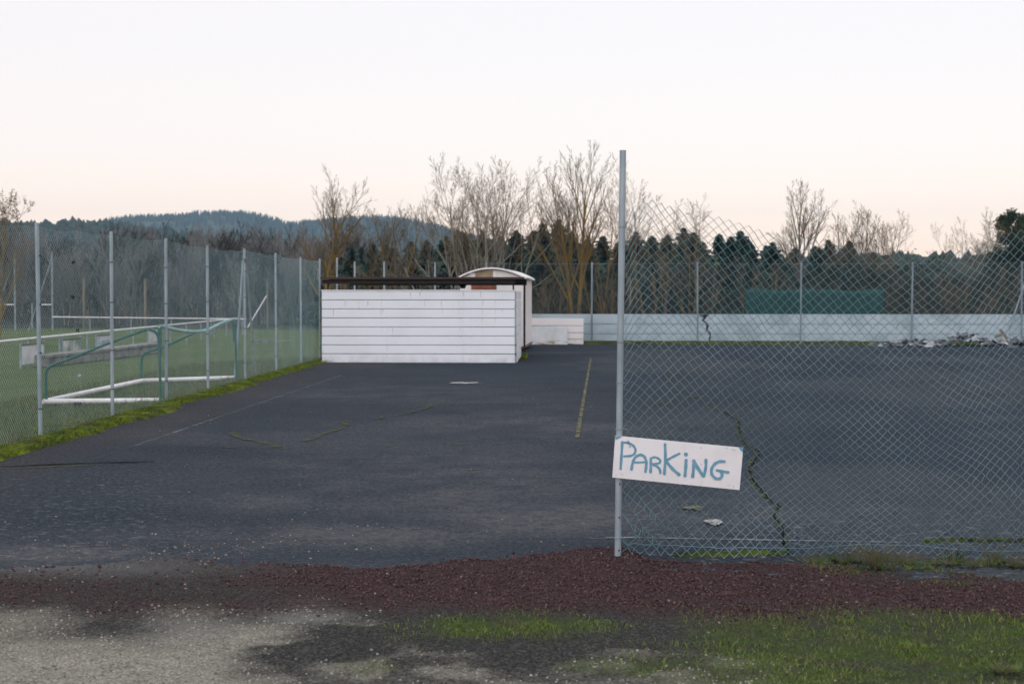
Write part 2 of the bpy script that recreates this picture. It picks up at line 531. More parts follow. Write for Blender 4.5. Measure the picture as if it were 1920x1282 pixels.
def make_hill(prof, Yr, Y0, seed, tree_h, name='hill', rough=0.05):
    pts = [at(px, py, Yr) for px, py in prof]
    xs = np.array([p.x for p in pts]); hs = np.array([max(p.z - tree_h * 0.8, 1.0) for p in pts])
    cx = np.linspace(xs[0], xs[-1], 140)
    ch = np.interp(cx, xs, hs)
    k = np.hanning(7); k /= k.sum()
    ch = np.convolve(np.pad(ch, 3, mode='edge'), k, 'valid')
    vy = np.concatenate([np.linspace(Y0, Yr, 34), np.linspace(Yr, Yr * 1.35, 8)[1:]])
    prof_v = np.concatenate([sstep(0, 1, np.linspace(0, 1, 34)) ** 0.9, np.linspace(1, 0.5, 8)[1:]])
    X, Y = np.meshgrid(cx, vy)
    H = ch[None, :] * prof_v[:, None]
    H = H * (1 + rough * 2 * (fbm(X / (Yr * 0.06), Y / (Yr * 0.06), seed) - 0.5) * (prof_v[:, None] < 0.95)) - 0.6
    return cx, vy, H, X, Y

def hill_obj(cx, vy, H, X, Y, mat):
    me = mesh_np('hill', np.stack([X, Y, H], -1).reshape(-1, 3), grid_faces(len(cx), len(vy)), True)
    return tag(link('hill', me, mat), kind='structure')

def blob_template(kind):
    if kind == 'cone':
        v = []; f = []
        for z, r in ((0.0, 0.30), (0.35, 0.24), (0.70, 0.13)):
            b = len(v)
            v += [(r * COSN[6][k], r * SINN[6][k], z) for k in range(6)] + [(0, 0, z + 0.48 if z > 0.5 else z + 0.45)]
            f += [(b + k, b + (k + 1) % 6, b + 6) for k in range(6)]
        return np.array(v), np.array(f)
    bm = bmesh.new(); bmesh.ops.create_icosphere(bm, subdivisions=1, radius=0.5)
    v = np.array([x.co[:] for x in bm.verts]); f = np.array([[x.index for x in q.verts] for q in bm.faces]); bm.free()
    v = v * np.array([0.85, 0.85, 1.0]) + np.array([0, 0, 0.5])
    return v, f

def scatter(name, P, S, tv, tf, mat, label, cat, jitter=0.15, flat=1.0):
    n = len(P)
    a = RNG.uniform(0, 2 * np.pi, n)
    c, s = np.cos(a), np.sin(a)
    V = np.repeat(tv[None], n, 0) * (1 + RNG.uniform(-jitter, jitter, (n, len(tv), 3)))
    x = V[..., 0] * c[:, None] - V[..., 1] * s[:, None]
    y = V[..., 0] * s[:, None] + V[..., 1] * c[:, None]
    V = np.stack([x, y, V[..., 2] * flat], -1) * np.asarray(S)[:, None, None] + np.asarray(P)[:, None, :]
    Fc = (tf[None] + (np.arange(n) * len(tv))[:, None, None]).reshape(-1, 3)
    o = link(name, mesh_np(name, V.reshape(-1, 3), Fc, False), mat)
    return tag(o, label, cat, kind='stuff')

def hill_points(cx, vy, H, n, vmin, vmax, th, clear=None):
    P = []; S = []
    while len(P) < n:
        i = random.uniform(0, len(cx) - 1.01); j = random.uniform(vmin, vmax) * 33
        ii, jj = int(i), min(int(j), len(vy) - 2)
        z = H[jj, ii] + (H[jj + 1, ii] - H[jj, ii]) * (j - jj)
        x = cx[ii] + (cx[ii + 1] - cx[ii]) * (i - ii); y = vy[jj] + (vy[jj + 1] - vy[jj]) * (j - jj)
        if clear is not None and clear(*project(x, y, z)): continue
        P.append((x, y, z - 0.5)); S.append(th * random.uniform(0.65, 1.25))
    return np.array(P), np.array(S)

hf = [(60, 470), (200, 428), (245, 412), (290, 402), (340, 403), (380, 398), (440, 395), (480, 398), (515, 405), (545, 417), (580, 415),
      (640, 409), (700, 404), (750, 406), (800, 414), (850, 430), (930, 452), (1040, 480)]
h1 = make_hill(hf, 2000.0, 1150.0, 5, 9)
hill_obj(*h1, M['hill_ground'])
meadow = lambda px, py: (345 < px < 442 and 424 + (440 - px) * 0.04 < py < 436) or (255 < px < 325 and 417 < py < 426)
P, S = hill_points(h1[0], h1[1], h1[2], 7000, 0.35, 1.04, 6.5, meadow)
scatter('distant_forest', P, S, *blob_template('cone'), M['hill_forest'], 'hazy blue conifer forest covering the far hill', 'forest')
hn = [(-420, 400), (-100, 402), (0, 409), (60, 413), (110, 417), (160, 413), (240, 414), (300, 424), (360, 433), (430, 446), (520, 462), (640, 490), (760, 520)]
h2 = make_hill(hn, 900.0, 420.0, 9, 8)
hill_obj(*h2, M['hill_ground'])
meadow2 = lambda px, py: 60 < px < 210 and 488 < py < 500
P, S = hill_points(h2[0], h2[1], h2[2], 7000, 0.25, 1.03, 4.6, meadow2)
S = S * RNG.uniform(0.55, 1.25, len(S))
scatter('hillside_forest', P, S, *blob_template('blob'), M['hill_forest'], 'dark pine wood on the nearer hillside behind the football field', 'forest', 0.4)
wx = np.linspace(-420, 40, 60); wy = np.concatenate([np.linspace(87, 140, 16), np.linspace(150, 470, 22)])
X, Y = np.meshgrid(wx, wy)
def wood_z(x, y): return -0.52 + 11.0 * sstep(88, 430, y) + 0.10 * sstep(88, 92, y)
Z = wood_z(X, Y) + (fbm(X * 0.12, Y * 0.12, 15) - 0.5) * 1.2 * sstep(95, 130, Y) - 60 * sstep(-5, 30, X) * 0
Z = np.where(X > -6 + 0.02 * (Y - 87), -0.2 + (Z + 0.2) * 0.25 - 0.1, Z)
me = mesh_np('woodland_floor', np.stack([X, Y, Z], -1).reshape(-1, 3), grid_faces(len(wx), len(wy)), True)
M['litter'] = mat_leaf('leaf_litter', (0.040, 0.040, 0.036), (0.075, 0.070, 0.060), 0.2, 1.0)
tag(link('woodland_floor', me, M['litter']), kind='structure')
hr = [(1380, 492), (1450, 484), (1560, 474), (1650, 478), (1750, 477), (1850, 474), (1920, 472), (2200, 462), (2600, 450)]
h3 = make_hill(hr, 420.0, 260.0, 13, 5)
hill_obj(*h3, M['hill_ground'])
P, S = hill_points(h3[0], h3[1], h3[2], 2600, 0.3, 1.03, 4)
scatter('ridge_forest', P, S, *blob_template('blob'), M['hill_forest'], 'low dark wooded ridge behind the right end of the court', 'forest', 0.4)

# ------------------------------------------------------------------ court (asphalt)
cu = np.arange(fu + 0.05, 24.0, 0.16)
cv = np.arange(7.6, 47.9, 0.16)
U, Vv = np.meshgrid(cu, cv)
X = U * CA + Vv * SA; Y = -U * SA + Vv * CA
PX, PY = project(X, Y)
n1 = fbm(X * 0.9, Y * 0.9, 21); n2 = fbm(X * 2.6, Y * 2.6, 22)
def gauss(cx, cy, rx, ry): return np.exp(-((PX - cx) / rx) ** 2 - ((PY - cy) / ry) ** 2)
n0 = fbm(X * 0.30 + 4, Y * 0.30, 24)
patch = np.maximum.reduce([0.62 * gauss(760, 900, 380, 60), 0.75 * gauss(1020, 968, 220, 34), 0.95 * gauss(640, 1004, 280, 20), 0.95 * gauss(390, 1008, 190, 22), 0.6 * gauss(500, 930, 160, 30),
                           0.9 * gauss(120, 1040, 260, 18), 0.45 * gauss(980, 800, 420, 40), 0.5 * gauss(1500, 960, 500, 40), 0.35 * gauss(700, 740, 400, 30)])
dust = np.clip(patch * (0.35 + 1.25 * sstep(0.30, 0.68, n1 * 0.6 + n2 * 0.4)), 0, 1)
dust = np.clip(np.maximum(dust * 1.25, sstep(0.44, 0.66, n0 * 0.6 + n1 * 0.4) * 0.45), 0, 1)
flake = sstep(905, 1010, PY) * sstep(1120, 1260, PX) * (0.5 + 0.5 * sstep(0.4, 0.6, n2))
flake = np.maximum(flake, sstep(820, 920, PY) * (1 - sstep(200, 460, PX)) * 0.5)
flake = np.maximum(flake, 0.10)
mud = (1 - sstep(0.5, 1.5 + 1.2 * n1, U - fu)) * 0.9
mud = np.maximum(mud, (1 - sstep(0.8, 4.0, U - fu)) * sstep(28, 33, Vv) * 0.8)
me = mesh_np('court', np.stack([X, Y, np.zeros_like(X)], -1).reshape(-1, 3), grid_faces(len(cu), len(cv)))
ca = me.color_attributes.new('zone', 'FLOAT_COLOR', 'POINT')
ca.data.foreach_set('color', np.stack([dust, flake, mud, np.ones_like(mud)], -1).astype(np.float32).ravel())
court = tag(link('court', me, M['asphalt']), kind='structure')

def decal(pts, width, mat, name, z=0.004, wob=0.0, taper=False, step=0.25):
    """flat strip on the court through ground points"""
    P = [Vector(p) for p in pts]
    Q = []
    for a, b in zip(P, P[1:]):
        k = max(1, int((b - a).length / step))
        Q += [a.lerp(b, i / k) for i in range(k)]
    Q.append(P[-1])
    V = []; Fc = []
    for i, p in enumerate(Q):
        d = (Q[min(i + 1, len(Q) - 1)] - Q[max(i - 1, 0)]); d.z = 0; d.normalize()
        nrm = Vector((-d.y, d.x, 0))
        w = width * random.uniform(0.6, 1.4) / 2 if wob else width / 2
        if taper: w *= 0.25 + 0.75 * math.sin(math.pi * min(1, max(0, (i + 0.5) / len(Q)))) 
        off = random.uniform(-wob, wob)
        for s in (-1, 1):
            q = p + nrm * (off + s * w)
            V.append((q.x, q.y, z))
        if i: Fc.append((2 * i - 2, 2 * i, 2 * i + 1, 2 * i - 1))
    me = bpy.data.meshes.new(name); me.from_pydata(V, [], Fc)
    return link(name, me, mat, court)

def G(*pp): return [gp(a, b) for a, b in pp]
decal(G((-60, 938), (100, 886), (253, 836)), 0.06, M['line_faint'], 'painted_line')
decal(G((253, 836), (583, 723), (640, 704)), 0.065, M['line_white'], 'painted_line')
decal(G((-20, 1012), (560, 1013), (1180, 1009)), 0.028, M['line_faint'], 'painted_line', 0.004)
decal(G((1100, 1010), (1180, 1009), (1460, 1014), (1700, 1018)), 0.035, M['line_bold'], 'painted_line', 0.008)
decal(G((900, 823), (1160, 823), (1500, 822), (1980, 828)), 0.055, M['line_faint'], 'painted_line', 0.005)
decal(G((1108, 671), (1095, 745), (1082, 821)), 0.05, M['line_yellow'], 'painted_line', 0.009)
decal(G((640, 719), (1160, 719), (1600, 722), (1980, 722)), 0.06, M['line_faint'], 'painted_line', 0.012)
decal(G((1180, 846), (1600, 856), (1980, 855)), 0.03, M['line_faint'], 'painted_line', 0.006)
decal(G((850, 884), (1010, 872), (1150, 863)), 0.03, M['line_faint'], 'painted_line', 0.006)
decal(G((640, 760), (870, 759), (1000, 757), (1080, 759), (1300, 762), (1700, 760)), 0.08, M['moss_line'], 'mossy_joint', 0.007, 0.03)
decal(G((350, 838), (520, 842), (700, 838), (860, 834), (1000, 831), (1150, 832)), 0.045, M['moss_line'], 'mossy_joint', 0.010, 0.02)
decal(G((980, 690), (1100, 689), (1400, 692)), 0.10, M['moss_line'], 'mossy_joint', 0.006, 0.03)
decal(G((430, 812), (450, 822), (490, 831), (525, 840)), 0.09, M['moss_line'], 'mossy_crack', 0.012, 0.03)
decal(G((570, 828), (610, 815), (635, 805), (650, 797), (634, 790)), 0.085, M['moss_line'], 'mossy_crack', 0.012, 0.03)
decal(G((700, 787), (760, 776), (800, 766), (810, 758)), 0.07, M['moss_line'], 'mossy_crack', 0.013, 0.03)
decal(G((1225, 760), (1270, 748), (1310, 744)), 0.10, M['moss_line'], 'mossy_crack', 0.013, 0.03)
CR = [(1262, 704), (1252, 716), (1300, 742), (1356, 772), (1384, 790), (1387, 815), (1400, 836), (1425, 850), (1404, 882), (1416, 908), (1440, 935), (1462, 952), (1452, 968), (1466, 992), (1470, 1020), (1478, 1044)]
decal(G(*CR), 0.055, M['moss_line'], 'mossy_crack', 0.010, 0.03, step=0.12)
decal(G(*CR[3:]), 0.013, M['crack'], 'open_crack', 0.015, 0.012, step=0.05)
decal(G((0, 876), (90, 872), (180, 869), (290, 866)), 0.05, M['crack'], 'open_crack', 0.009, 0.02, True)
decal(G((0, 880), (90, 876), (180, 872)), 0.09, M['moss_line'], 'mossy_crack', 0.006, 0.02)
# pale patch on the asphalt
c0 = gp(872, 719); ptch = []
for k in range(26):
    a = 2 * math.pi * k / 26
    ptch.append((c0.x + math.cos(a) * 0.31 * random.uniform(0.8, 1.1), c0.y + math.sin(a) * 0.27 * random.uniform(0.7, 1.1), 0.016))
me = bpy.data.meshes.new('pale_patch'); me.from_pydata(ptch, [], [tuple(range(26))])
link('pale_patch', me, M['white_patch'], court)
for (px, py, sx, sy) in ((1338, 982, 0.07, 0.16), (1302, 955, 0.10, 0.10)):
    c0 = gp(px, py); ptch = []
    for k in range(18):
        a = 2 * math.pi * k / 18
        ptch.append((c0.x + math.cos(a) * sx * random.uniform(0.6, 1.2), c0.y + math.sin(a) * sy * random.uniform(0.6, 1.2), 0.016))
    me = bpy.data.meshes.new('pale_patch'); me.from_pydata(ptch, [], [tuple(range(18))])
    link('pale_patch', me, M['white_patch'] if px > 1310 else M['line_yellow'], court)

# ------------------------------------------------------------------ verge in the foreground: cinder, gravel, soil, grass
vx = np.arange(-7.5, 7.51, 0.03)
vy = np.arange(3.4, 9.75, 0.03)
X, Y = np.meshgrid(vx, vy)
PX, PY = project(X, Y)
edge = [(-2500, 1062), (0, 1058), (200, 1049), (300, 1043), (430, 1046), (560, 1051), (700, 1055), (850, 1050), (950, 1044), (1000, 1038), (1060, 1030), (1110, 1023),
        (1165, 1021), (1205, 1040), (1300, 1047), (1500, 1049), (1600, 1053), (1920, 1062), (3500, 1066)]
low = [(-2500, 1140), (0, 1146), (150, 1160), (250, 1166), (400, 1148), (520, 1140), (640, 1140), (720, 1165), (850, 1154), (1000, 1152), (1200, 1156), (1500, 1162), (1920, 1170), (3500, 1175)]
E = np.interp(PX, *zip(*edge)) + (fbm(X * 3, Y * 3, 31) - 0.5) * 16
L = np.interp(PX, *zip(*low)) + (fbm(X * 2.2, Y * 2.2, 32, 6) - 0.5) * 60
nA = fbm(X * 1.1, Y * 1.6, 33, 6); nB = fbm(X * 4, Y * 5, 34, 6); nC = fbm(X * 10, Y * 10, 35, 3)
inside = sstep(-5, 14, PY - E)
def gauss(cx, cy, rx, ry): return np.exp(-((PX - cx) / rx) ** 2 - ((PY - cy) / ry) ** 2)
below = sstep(-32, 30, PY - L)
cin = inside * (1 - below)
cin *= 0.46 + 0.54 * sstep(300, 680, PX) + 0.6 * (nA - 0.5)
cin -= 0.30 * gauss(120, 1065, 260, 26) + 0.25 * gauss(480, 1120, 160, 20) * nB * 2
cin *= 1 - 0.7 * sstep(1540, 1700, PX) * (1 - sstep(1072, 1100, PY + (nB - 0.5) * 40))
cin = np.clip(cin * (0.75 + 0.5 * nB), 0, 1)
xr = np.interp(PY, [1100, 1140, 1180, 1205, 1232, 1262, 1290, 1400], [690, 680, 640, 550, 470, 480, 560, 700])
tan = below * (1 - sstep(-110, 90, PX - xr + (nB - 0.5) * 260 + (nA - 0.5) * 160))
tan *= 0.62 + 0.38 * sstep(1165, 1215, PY + (nA - 0.5) * 80)
tan -= 0.55 * gauss(210, 1190, 120, 20) * (0.5 + nB) + 0.35 * gauss(620, 1185, 90, 16)
tan = np.maximum(tan, sstep(1222, 1268, PY + (nA - 0.5) * 110 + (nB - 0.5) * 60) * (0.22 + 0.40 * sstep(0.42, 0.60, nB)) * (1 - 0.55 * sstep(1350, 1600, PX)) * sstep(480, 640, PX))
tan = np.clip(np.maximum(tan, sstep(0.56, 0.72, nA) * below * 0.40), 0, 1)
gpatch = np.maximum.reduce([1.15 * gauss(985, 1178, 190, 24), 0.8 * gauss(880, 1192, 70, 10), 0.9 * gauss(1230, 1256, 190, 20), 0.75 * gauss(700, 1258, 60, 14) * 0.7,
                            0.92 * sstep(1120, 1420, PX) * (1 - 0.5 * gauss(1720, 1185, 160, 16)), 0.8 * gauss(1500, 1215, 320, 40)])
grs = below * np.clip(gpatch - 0.02 + 1.5 * (nB * 0.6 + nA * 0.4 - 0.56), 0, 1)
grs *= 1 - 0.8 * gauss(1150, 1222, 330, 15) * (1 - sstep(1400, 1600, PX))
grs *= 1 - tan * 0.55
grs = np.maximum(grs, 0.8 * inside * sstep(1500, 1640, PX) * (1 - sstep(1070, 1092, PY)) * sstep(0.45, 0.6, nB))
grs = np.maximum(grs, 0.7 * sstep(1640, 1800, PX) * sstep(1080, 1090, PY) * (1 - sstep(1098, 1108, PY)) * sstep(0.4, 0.6, nB))
lite = inside * np.maximum.reduce([0.55 * gauss(150, 1062, 300, 24), 0.7 * gauss(640, 1046, 110, 12), 0.5 * gauss(350, 1185, 90, 22), 0.45 * gauss(560, 1160, 100, 10)]) * (0.55 + nB)
Z = -0.03 + inside * 0.045 + (nC - 0.5) * 0.016 * inside + (nB - 0.5) * 0.03 * inside + (nA - 0.5) * 0.03 * below
right = sstep(1180, 1230, PX)                      # right of the post the slab edge stands proud of the cinder
Z -= right * 0.020 * (1 - sstep(0, 50, PY - E))
Z -= sstep(0.5, 0.75, fbm(X * 0.7, Y * 1.6, 44)) * 0.012 * (PX < 700)
V0 = np.stack([X, Y, Z], -1).reshape(-1, 3)
me = mesh_np('verge', V0, grid_faces(len(vx), len(vy)), True)
ca = me.color_attributes.new('zone', 'FLOAT_COLOR', 'POINT')
ca.data.foreach_set('color', np.stack([cin, tan, grs, lite], -1).astype(np.float32).ravel())
tag(link('verge', me, M['verge']), kind='structure')
def verge_at(x, y, A):
    i = np.clip(((np.asarray(x) - vx[0]) / 0.03).astype(int), 0, len(vx) - 1)
    j = np.clip(((np.asarray(y) - vy[0]) / 0.03).astype(int), 0, len(vy) - 1)
    return A[j, i]

# loose stones
def stone_template():
    v, f = blob_template('blob')
    return v - np.array([0, 0, 0.35]), f
def stones(name, n, area, dens, smin, smax, mat, label, cat, flat=0.6):
    x = RNG.uniform(area[0], area[1], n * 4); y = RNG.uniform(area[2], area[3], n * 4)
    d = dens(x, y)
    k = np.where(RNG.uniform(0, 1, n * 4) < d)[0][:n]
    x, y = x[k], y[k]
    z = np.maximum(verge_at(x, y, Z), np.where(y > 9.0, 0.0, -1))
    s = smin + (smax - smin) * RNG.uniform(0, 1, len(k)) ** 2.5
    scatter(name, np.stack([x, y, z], -1), s, *stone_template(), mat, label, cat, 0.25, flat)
M['pebble'] = mat_leaf('pale_pebbles', (0.10, 0.078, 0.066), (0.34, 0.28, 0.24), 25, 0.9)
M['cinder'] = mat_leaf('red_cinder', (0.014, 0.008, 0.009), (0.132, 0.076, 0.075), 60, 0.95, 0.36, 0.66)
M['grit'] = mat_leaf('tan_grit', (0.10, 0.090, 0.076), (0.43, 0.395, 0.34), 45, 0.95, 0.34, 0.68)
ok = lambda A: (lambda x, y: verge_at(x, y, A))
stones('red_cinder', 22000, (-4.5, 5, 6.0, 9.3), (lambda x, y: verge_at(x, y, cin) ** 2.2), 0.006, 0.030, M['cinder'], 'loose dark red volcanic cinder along the edge of the court', 'cinder', 0.7)
stones('tan_gravel', 15000, (-3.5, 2.5, 5.4, 8.2), (lambda x, y: verge_at(x, y, tan) ** 1.5), 0.004, 0.020, M['grit'], 'fine tan gravel in the lower left foreground', 'gravel', 0.6)
def peb(x, y):
    px, py = project(x, y)
    a = np.exp(-((py - (1068 - np.clip(px, 0, 700) * 0.10)) / 30.0) ** 2) * (1 - sstep(250, 820, px))
    return 0.09 + 0.9 * a
stones('pale_pebbles', 2600, (-4.8, 5, 6.3, 10.6), peb, 0.004, 0.024, M['pebble'], 'pale pebbles strewn where the asphalt meets the red cinder', 'pebbles', 0.6)
def far_peb(x, y):
    return 0.35 + 0.65 * (vnoise(x * 0.4, y * 0.4, 5) > 0.5)
n = 200
x = RNG.uniform(-5.5, 6, n); y = 9.6 + RNG.uniform(0, 1, n) ** 2 * 16
k = x * CA - y * SA > fu + 0.8
scatter('court_grit', np.stack([x, y, np.full(n, 0.003)], -1)[k], (0.008 + 0.020 * RNG.uniform(0, 1, n) ** 3)[k], *stone_template(), M['pebble'],
        'scattered small white chips on the dark asphalt', 'stone chips', 0.25, 0.4)

# grass and moss
def blades(name, P, Hh, W, mat, label, cat, lean=0.5, kind='stuff', parent=None, segs=1):
    n = len(P)
    a = RNG.uniform(0, 2 * np.pi, n); la = RNG.uniform(0, 2 * np.pi, n); ln = RNG.uniform(0.1, lean, n) * Hh
    w = np.stack([np.cos(a), np.sin(a), np.zeros(n)], -1) * (W / 2)[:, None]
    l = np.stack([np.cos(la), np.sin(la), np.zeros(n)], -1) * ln[:, None]
    up = np.array([0, 0, 1.0])[None] * Hh[:, None]
    v0 = P - w; v1 = P + w
    mid = P + up * 0.6 + l * 0.35
    v2 = mid - w * 0.7; v3 = mid + w * 0.7
    v4 = P + up + l
    V = np.stack([v0, v1, v2, v3, v4], 1).reshape(-1, 3)
    b = (np.arange(n) * 5)[:, None, None]
    Fc = (np.array([[0, 1, 3], [0, 3, 2], [2, 3, 4]])[None] + b).reshape(-1, 3)
    o = link(name, mesh_np(name, V, Fc), mat, parent)
    if parent is None: tag(o, label, cat, kind=kind)
    elif kind: o['kind'] = kind
    return o

n = 150000
x = RNG.uniform(-1, 4.2, n); y = RNG.uniform(5.2, 9.0, n)
k = RNG.uniform(0, 1, n) < verge_at(x, y, grs) * (0.35 + 0.9 * (vnoise(x * 7, y * 7, 8) > 0.45))
x, y = x[k][:52000], y[k][:52000]
P = np.stack([x, y, verge_at(x, y, Z) - 0.003], -1)
dry = RNG.uniform(0, 1, len(P)) < 0.15 + 0.55 * (vnoise(P[:, 0] * 4, P[:, 1] * 5, 77) > 0.6)
Pd = P[dry]; P = P[~dry]; x, y = x[~dry], y[~dry]
blades('verge_dry_grass', Pd, RNG.uniform(0.008, 0.028, len(Pd)), RNG.uniform(0.003, 0.005, len(Pd)), M['drygrass'], 'withered straw coloured grass among the foreground turf', 'grass', 1.4)
blades('verge_grass', P, RNG.uniform(0.008, 0.030, len(P)) * (0.6 + 0.8 * vnoise(x * 3, y * 3, 9)), RNG.uniform(0.003, 0.006, len(P)), M['verge_grass'],
       'short patchy green grass in the lower right foreground', 'grass', 1.2)

# moss bank along the foot of the long fence
mv = np.arange(7.0, 36.5, 0.05); mu = np.linspace(-0.35, 1.0, 30)
Vg, Ug = np.meshgrid(mv, mu, indexing='ij')
nn = fbm(Ug * 2 + 3, Vg * 0.9, 51); nf = fbm(Ug * 9, Vg * 9, 52)
wid = 0.60 - 0.012 * (Vg - 13) + (nn - 0.5) * 0.5
hm = 0.075 * sstep(0, 0.30, wid - Ug) * sstep(-0.35, -0.05, Ug) + (nf - 0.5) * 0.05 * sstep(-0.05, 0.25, wid - Ug) - 0.03
XX = (Ug + fu) * CA + Vg * SA; YY = -(Ug + fu) * SA + Vg * CA
me = mesh_np('moss_bank', np.stack([XX, YY, hm], -1).reshape(-1, 3), grid_faces(len(mu), len(mv)), True)
m, t, b = nodes_of('moss_bank')
v = coords(t)
c = mixc(t, remap(t, noise(t, 2.6, 5, 0.7, v), 0.42, 0.66), (0.030, 0.048, 0.012), (0.175, 0.205, 0.018))
c = mixc(t, remap(t, noise(t, 1.1, 5, 0.7, v), 0.48, 0.64), c, (0.045, 0.042, 0.024))
t.links.new(c, b.inputs['Base Color']); b.inputs['Roughness'].default_value = 1.0; b.inputs['Specular IOR Level'].default_value = 0.05
bump(t, b, noise(t, 35, 5, 0.75, v), 1.0, 0.03)
M['moss_bank'] = m
tag(link('moss_bank', me, m), 'bright green moss bank along the foot of the long left fence', 'moss', kind='stuff')
n = 30000
u = RNG.uniform(-0.4, 0.75, n); v_ = 9 + RNG.uniform(0, 1, n) ** 1.4 * 26
k = RNG.uniform(0, 1, n) < sstep(0.0, 0.25, 0.55 - u) * (0.25 + 0.75 * (vnoise(u * 3, v_ * 1.5, 61) > 0.45))
u, v_ = u[k], v_[k]
P = np.stack([(u + fu) * CA + v_ * SA, -(u + fu) * SA + v_ * CA, np.full(len(u), 0.03)], -1)
blades('moss_tufts', P, RNG.uniform(0.015, 0.05, len(P)), RNG.uniform(0.006, 0.014, len(P)), M['moss'], 'tufts of moss and grass on the bank below the long fence', 'moss', 1.3)
n = 26000
u = -RNG.uniform(0.0, 1, n) ** 1.6 * 3.2 + 0.05; v_ = 11 + RNG.uniform(0, 1, n) * 24
P = np.stack([(u + fu) * CA + v_ * SA, -(u + fu) * SA + v_ * CA, np.zeros(n)], -1)
P[:, 2] = ground_z(P[:, 0], P[:, 1]) - 0.01
hh = RNG.uniform(0.04, 0.12, n) * (1 + 1.1 * (u > -0.5) * RNG.uniform(0, 1, n))
half = RNG.uniform(0, 1, n) < 0.55 + 0.3 * (u > -0.4)
blades('field_edge_grass', P[half], hh[half], RNG.uniform(0.006, 0.012, half.sum()), M['drygrass'], 'straw coloured rough grass behind the long fence', 'grass', 0.9)
blades('field_green_grass', P[~half], hh[~half], RNG.uniform(0.006, 0.012, (~half).sum()), M['grass'], 'green rough grass behind the long fence', 'grass', 0.9)
# moss at the foot of the front fence and along the far wall
def moss_patch(name, pts, hgt, label):
    V = []; Fc = []
    for (px, py, rx, ry) in pts:
        c0 = gp(px, py)
        b = len(V); nr, na = 5, 22
        V.append((c0.x, c0.y, hgt))
        for r in range(1, nr + 1):
            for k in range(na):
                a = 2 * math.pi * k / na
                q = r / nr * random.uniform(0.85, 1.15)
                V.append((c0.x + math.cos(a) * rx * q, c0.y + math.sin(a) * ry * q, hgt * (1 - (r / nr) ** 2) + random.uniform(-0.3, 0.3) * hgt - (0.01 if r == nr else 0)))
        for k in range(na):
            Fc.append((b, b + 1 + k, b + 1 + (k + 1) % na))
            for r in range(nr - 1):
                o = b + 1 + r * na
                Fc.append((o + k, o + na + k, o + na + (k + 1) % na)); Fc.append((o + k, o + na + (k + 1) % na, o + (k + 1) % na))
    me = bpy.data.meshes.new(name); me.from_pydata(V, [], Fc)
    tag(link(name, me, M['moss_bank']), label, 'moss', kind='stuff')
moss_patch('moss_patch', [(1340, 1040, 0.18, 0.07), (1420, 1038, 0.22, 0.08), (1290, 1042, 0.12, 0.05)], 0.022, 'yellow green moss cushion on the slab edge below the sign')
moss_patch('moss_ridge', [(1740 + 22 * i, 1015 + random.uniform(-2, 2), 0.06, 0.05) for i in range(10)], 0.020, 'thin ridge of moss along the slab edge at the right')
V = []; Fc = []
wall_v = uv(gp(1300, 645))[1]
nx, ny = 240, 8
uu = np.linspace(-1.2, 24, nx); ww = np.linspace(-0.75, 0.1, ny)
Ug, Wg = np.meshgrid(uu, ww)
nn = fbm(Ug * 0.9, Wg * 0.6, 71)
hz = -0.03 + 0.05 * fbm(Ug * 6, Wg * 6, 72) + 0.11 * sstep(0, 0.3, Wg + 0.62 * (0.25 + 1.5 * (nn - 0.2)))
XX = Ug * CA + (Wg + wall_v) * SA; YY = -Ug * SA + (Wg + wall_v) * CA
me = mesh_np('wall_foot_moss', np.stack([XX, YY, hz], -1).reshape(-1, 3), grid_faces(nx, ny), True)
M['wall_moss'] = mat_leaf('dull_moss', (0.028, 0.034, 0.014), (0.085, 0.095, 0.028), 2.2, 1.0)
tag(link('wall_foot_moss', me, M['wall_moss']), 'ragged strip of moss and weeds at the foot of the low white wall', 'moss', kind='stuff')

# ------------------------------------------------------------------ chain link fences
def chain_link(name, Ls, Ht, p, dz, r, fn, mat, parent, jitter=0.0):
    nw = int(2 * Ls / p); nr = int(Ht / dz) + 1
    I, K = np.meshgrid(np.arange(nw), np.arange(nr), indexing='ij')
    S = np.where((I + K) % 2 == 0, I, I + 1) * p / 2
    T = K * dz
    off = np.where((I + K) % 2 == 0, -1, 1) * r * 0.9
    X, Y, Zz = fn(S, T, off)
    Pm = np.stack([X, Y, Zz], -1)
    if jitter: Pm = Pm + RNG.normal(0, jitter, Pm.shape)
    ang = np.array([0.3, 0.3 + 2 * np.pi / 3, 0.3 + 4 * np.pi / 3])
    ring = np.stack([np.cos(ang), np.sin(ang), np.zeros(3)], -1) * r * 1.25
    V = (Pm[:, :, None, :] + ring[None, None]).reshape(-1, 3)
    base = (I * nr + K)[:, :-1].reshape(-1) * 3
    Fc = []
    for k in range(3):
        k2 = (k + 1) % 3
        Fc.append(np.stack([base + k, base + k2, base + 3 + k2, base + 3 + k], -1))
    Fc = np.concatenate(Fc)
    o = link(name, mesh_np(name, V, Fc), mat, parent)
    o['kind'] = 'stuff'
    return o

def post(parent, foot, top, r, mat, name='post', n=12, cap=True):
    mb = MB()
    mb.tube([foot, top], r, n, True)
    o = mb.build(name, mat, parent)
    return o

# --- the front fence with its leaning steel post
front = empty('chain_link_fence', gp(1158, 1050))
tag(front, 'sagging teal chain link fence with a tall leaning steel post in the foreground', 'fence')
FO = front.location.copy()
def loc(p): return Vector(p) - FO
foot = gp(1158, 1048); YF = foot.y
ptop = at(1168, 282, YF)
pr = 0.0205
mb = MB()
mb.tube([loc(foot) - Vector((0, 0, 0.06)), loc(ptop)], pr, 20, False)
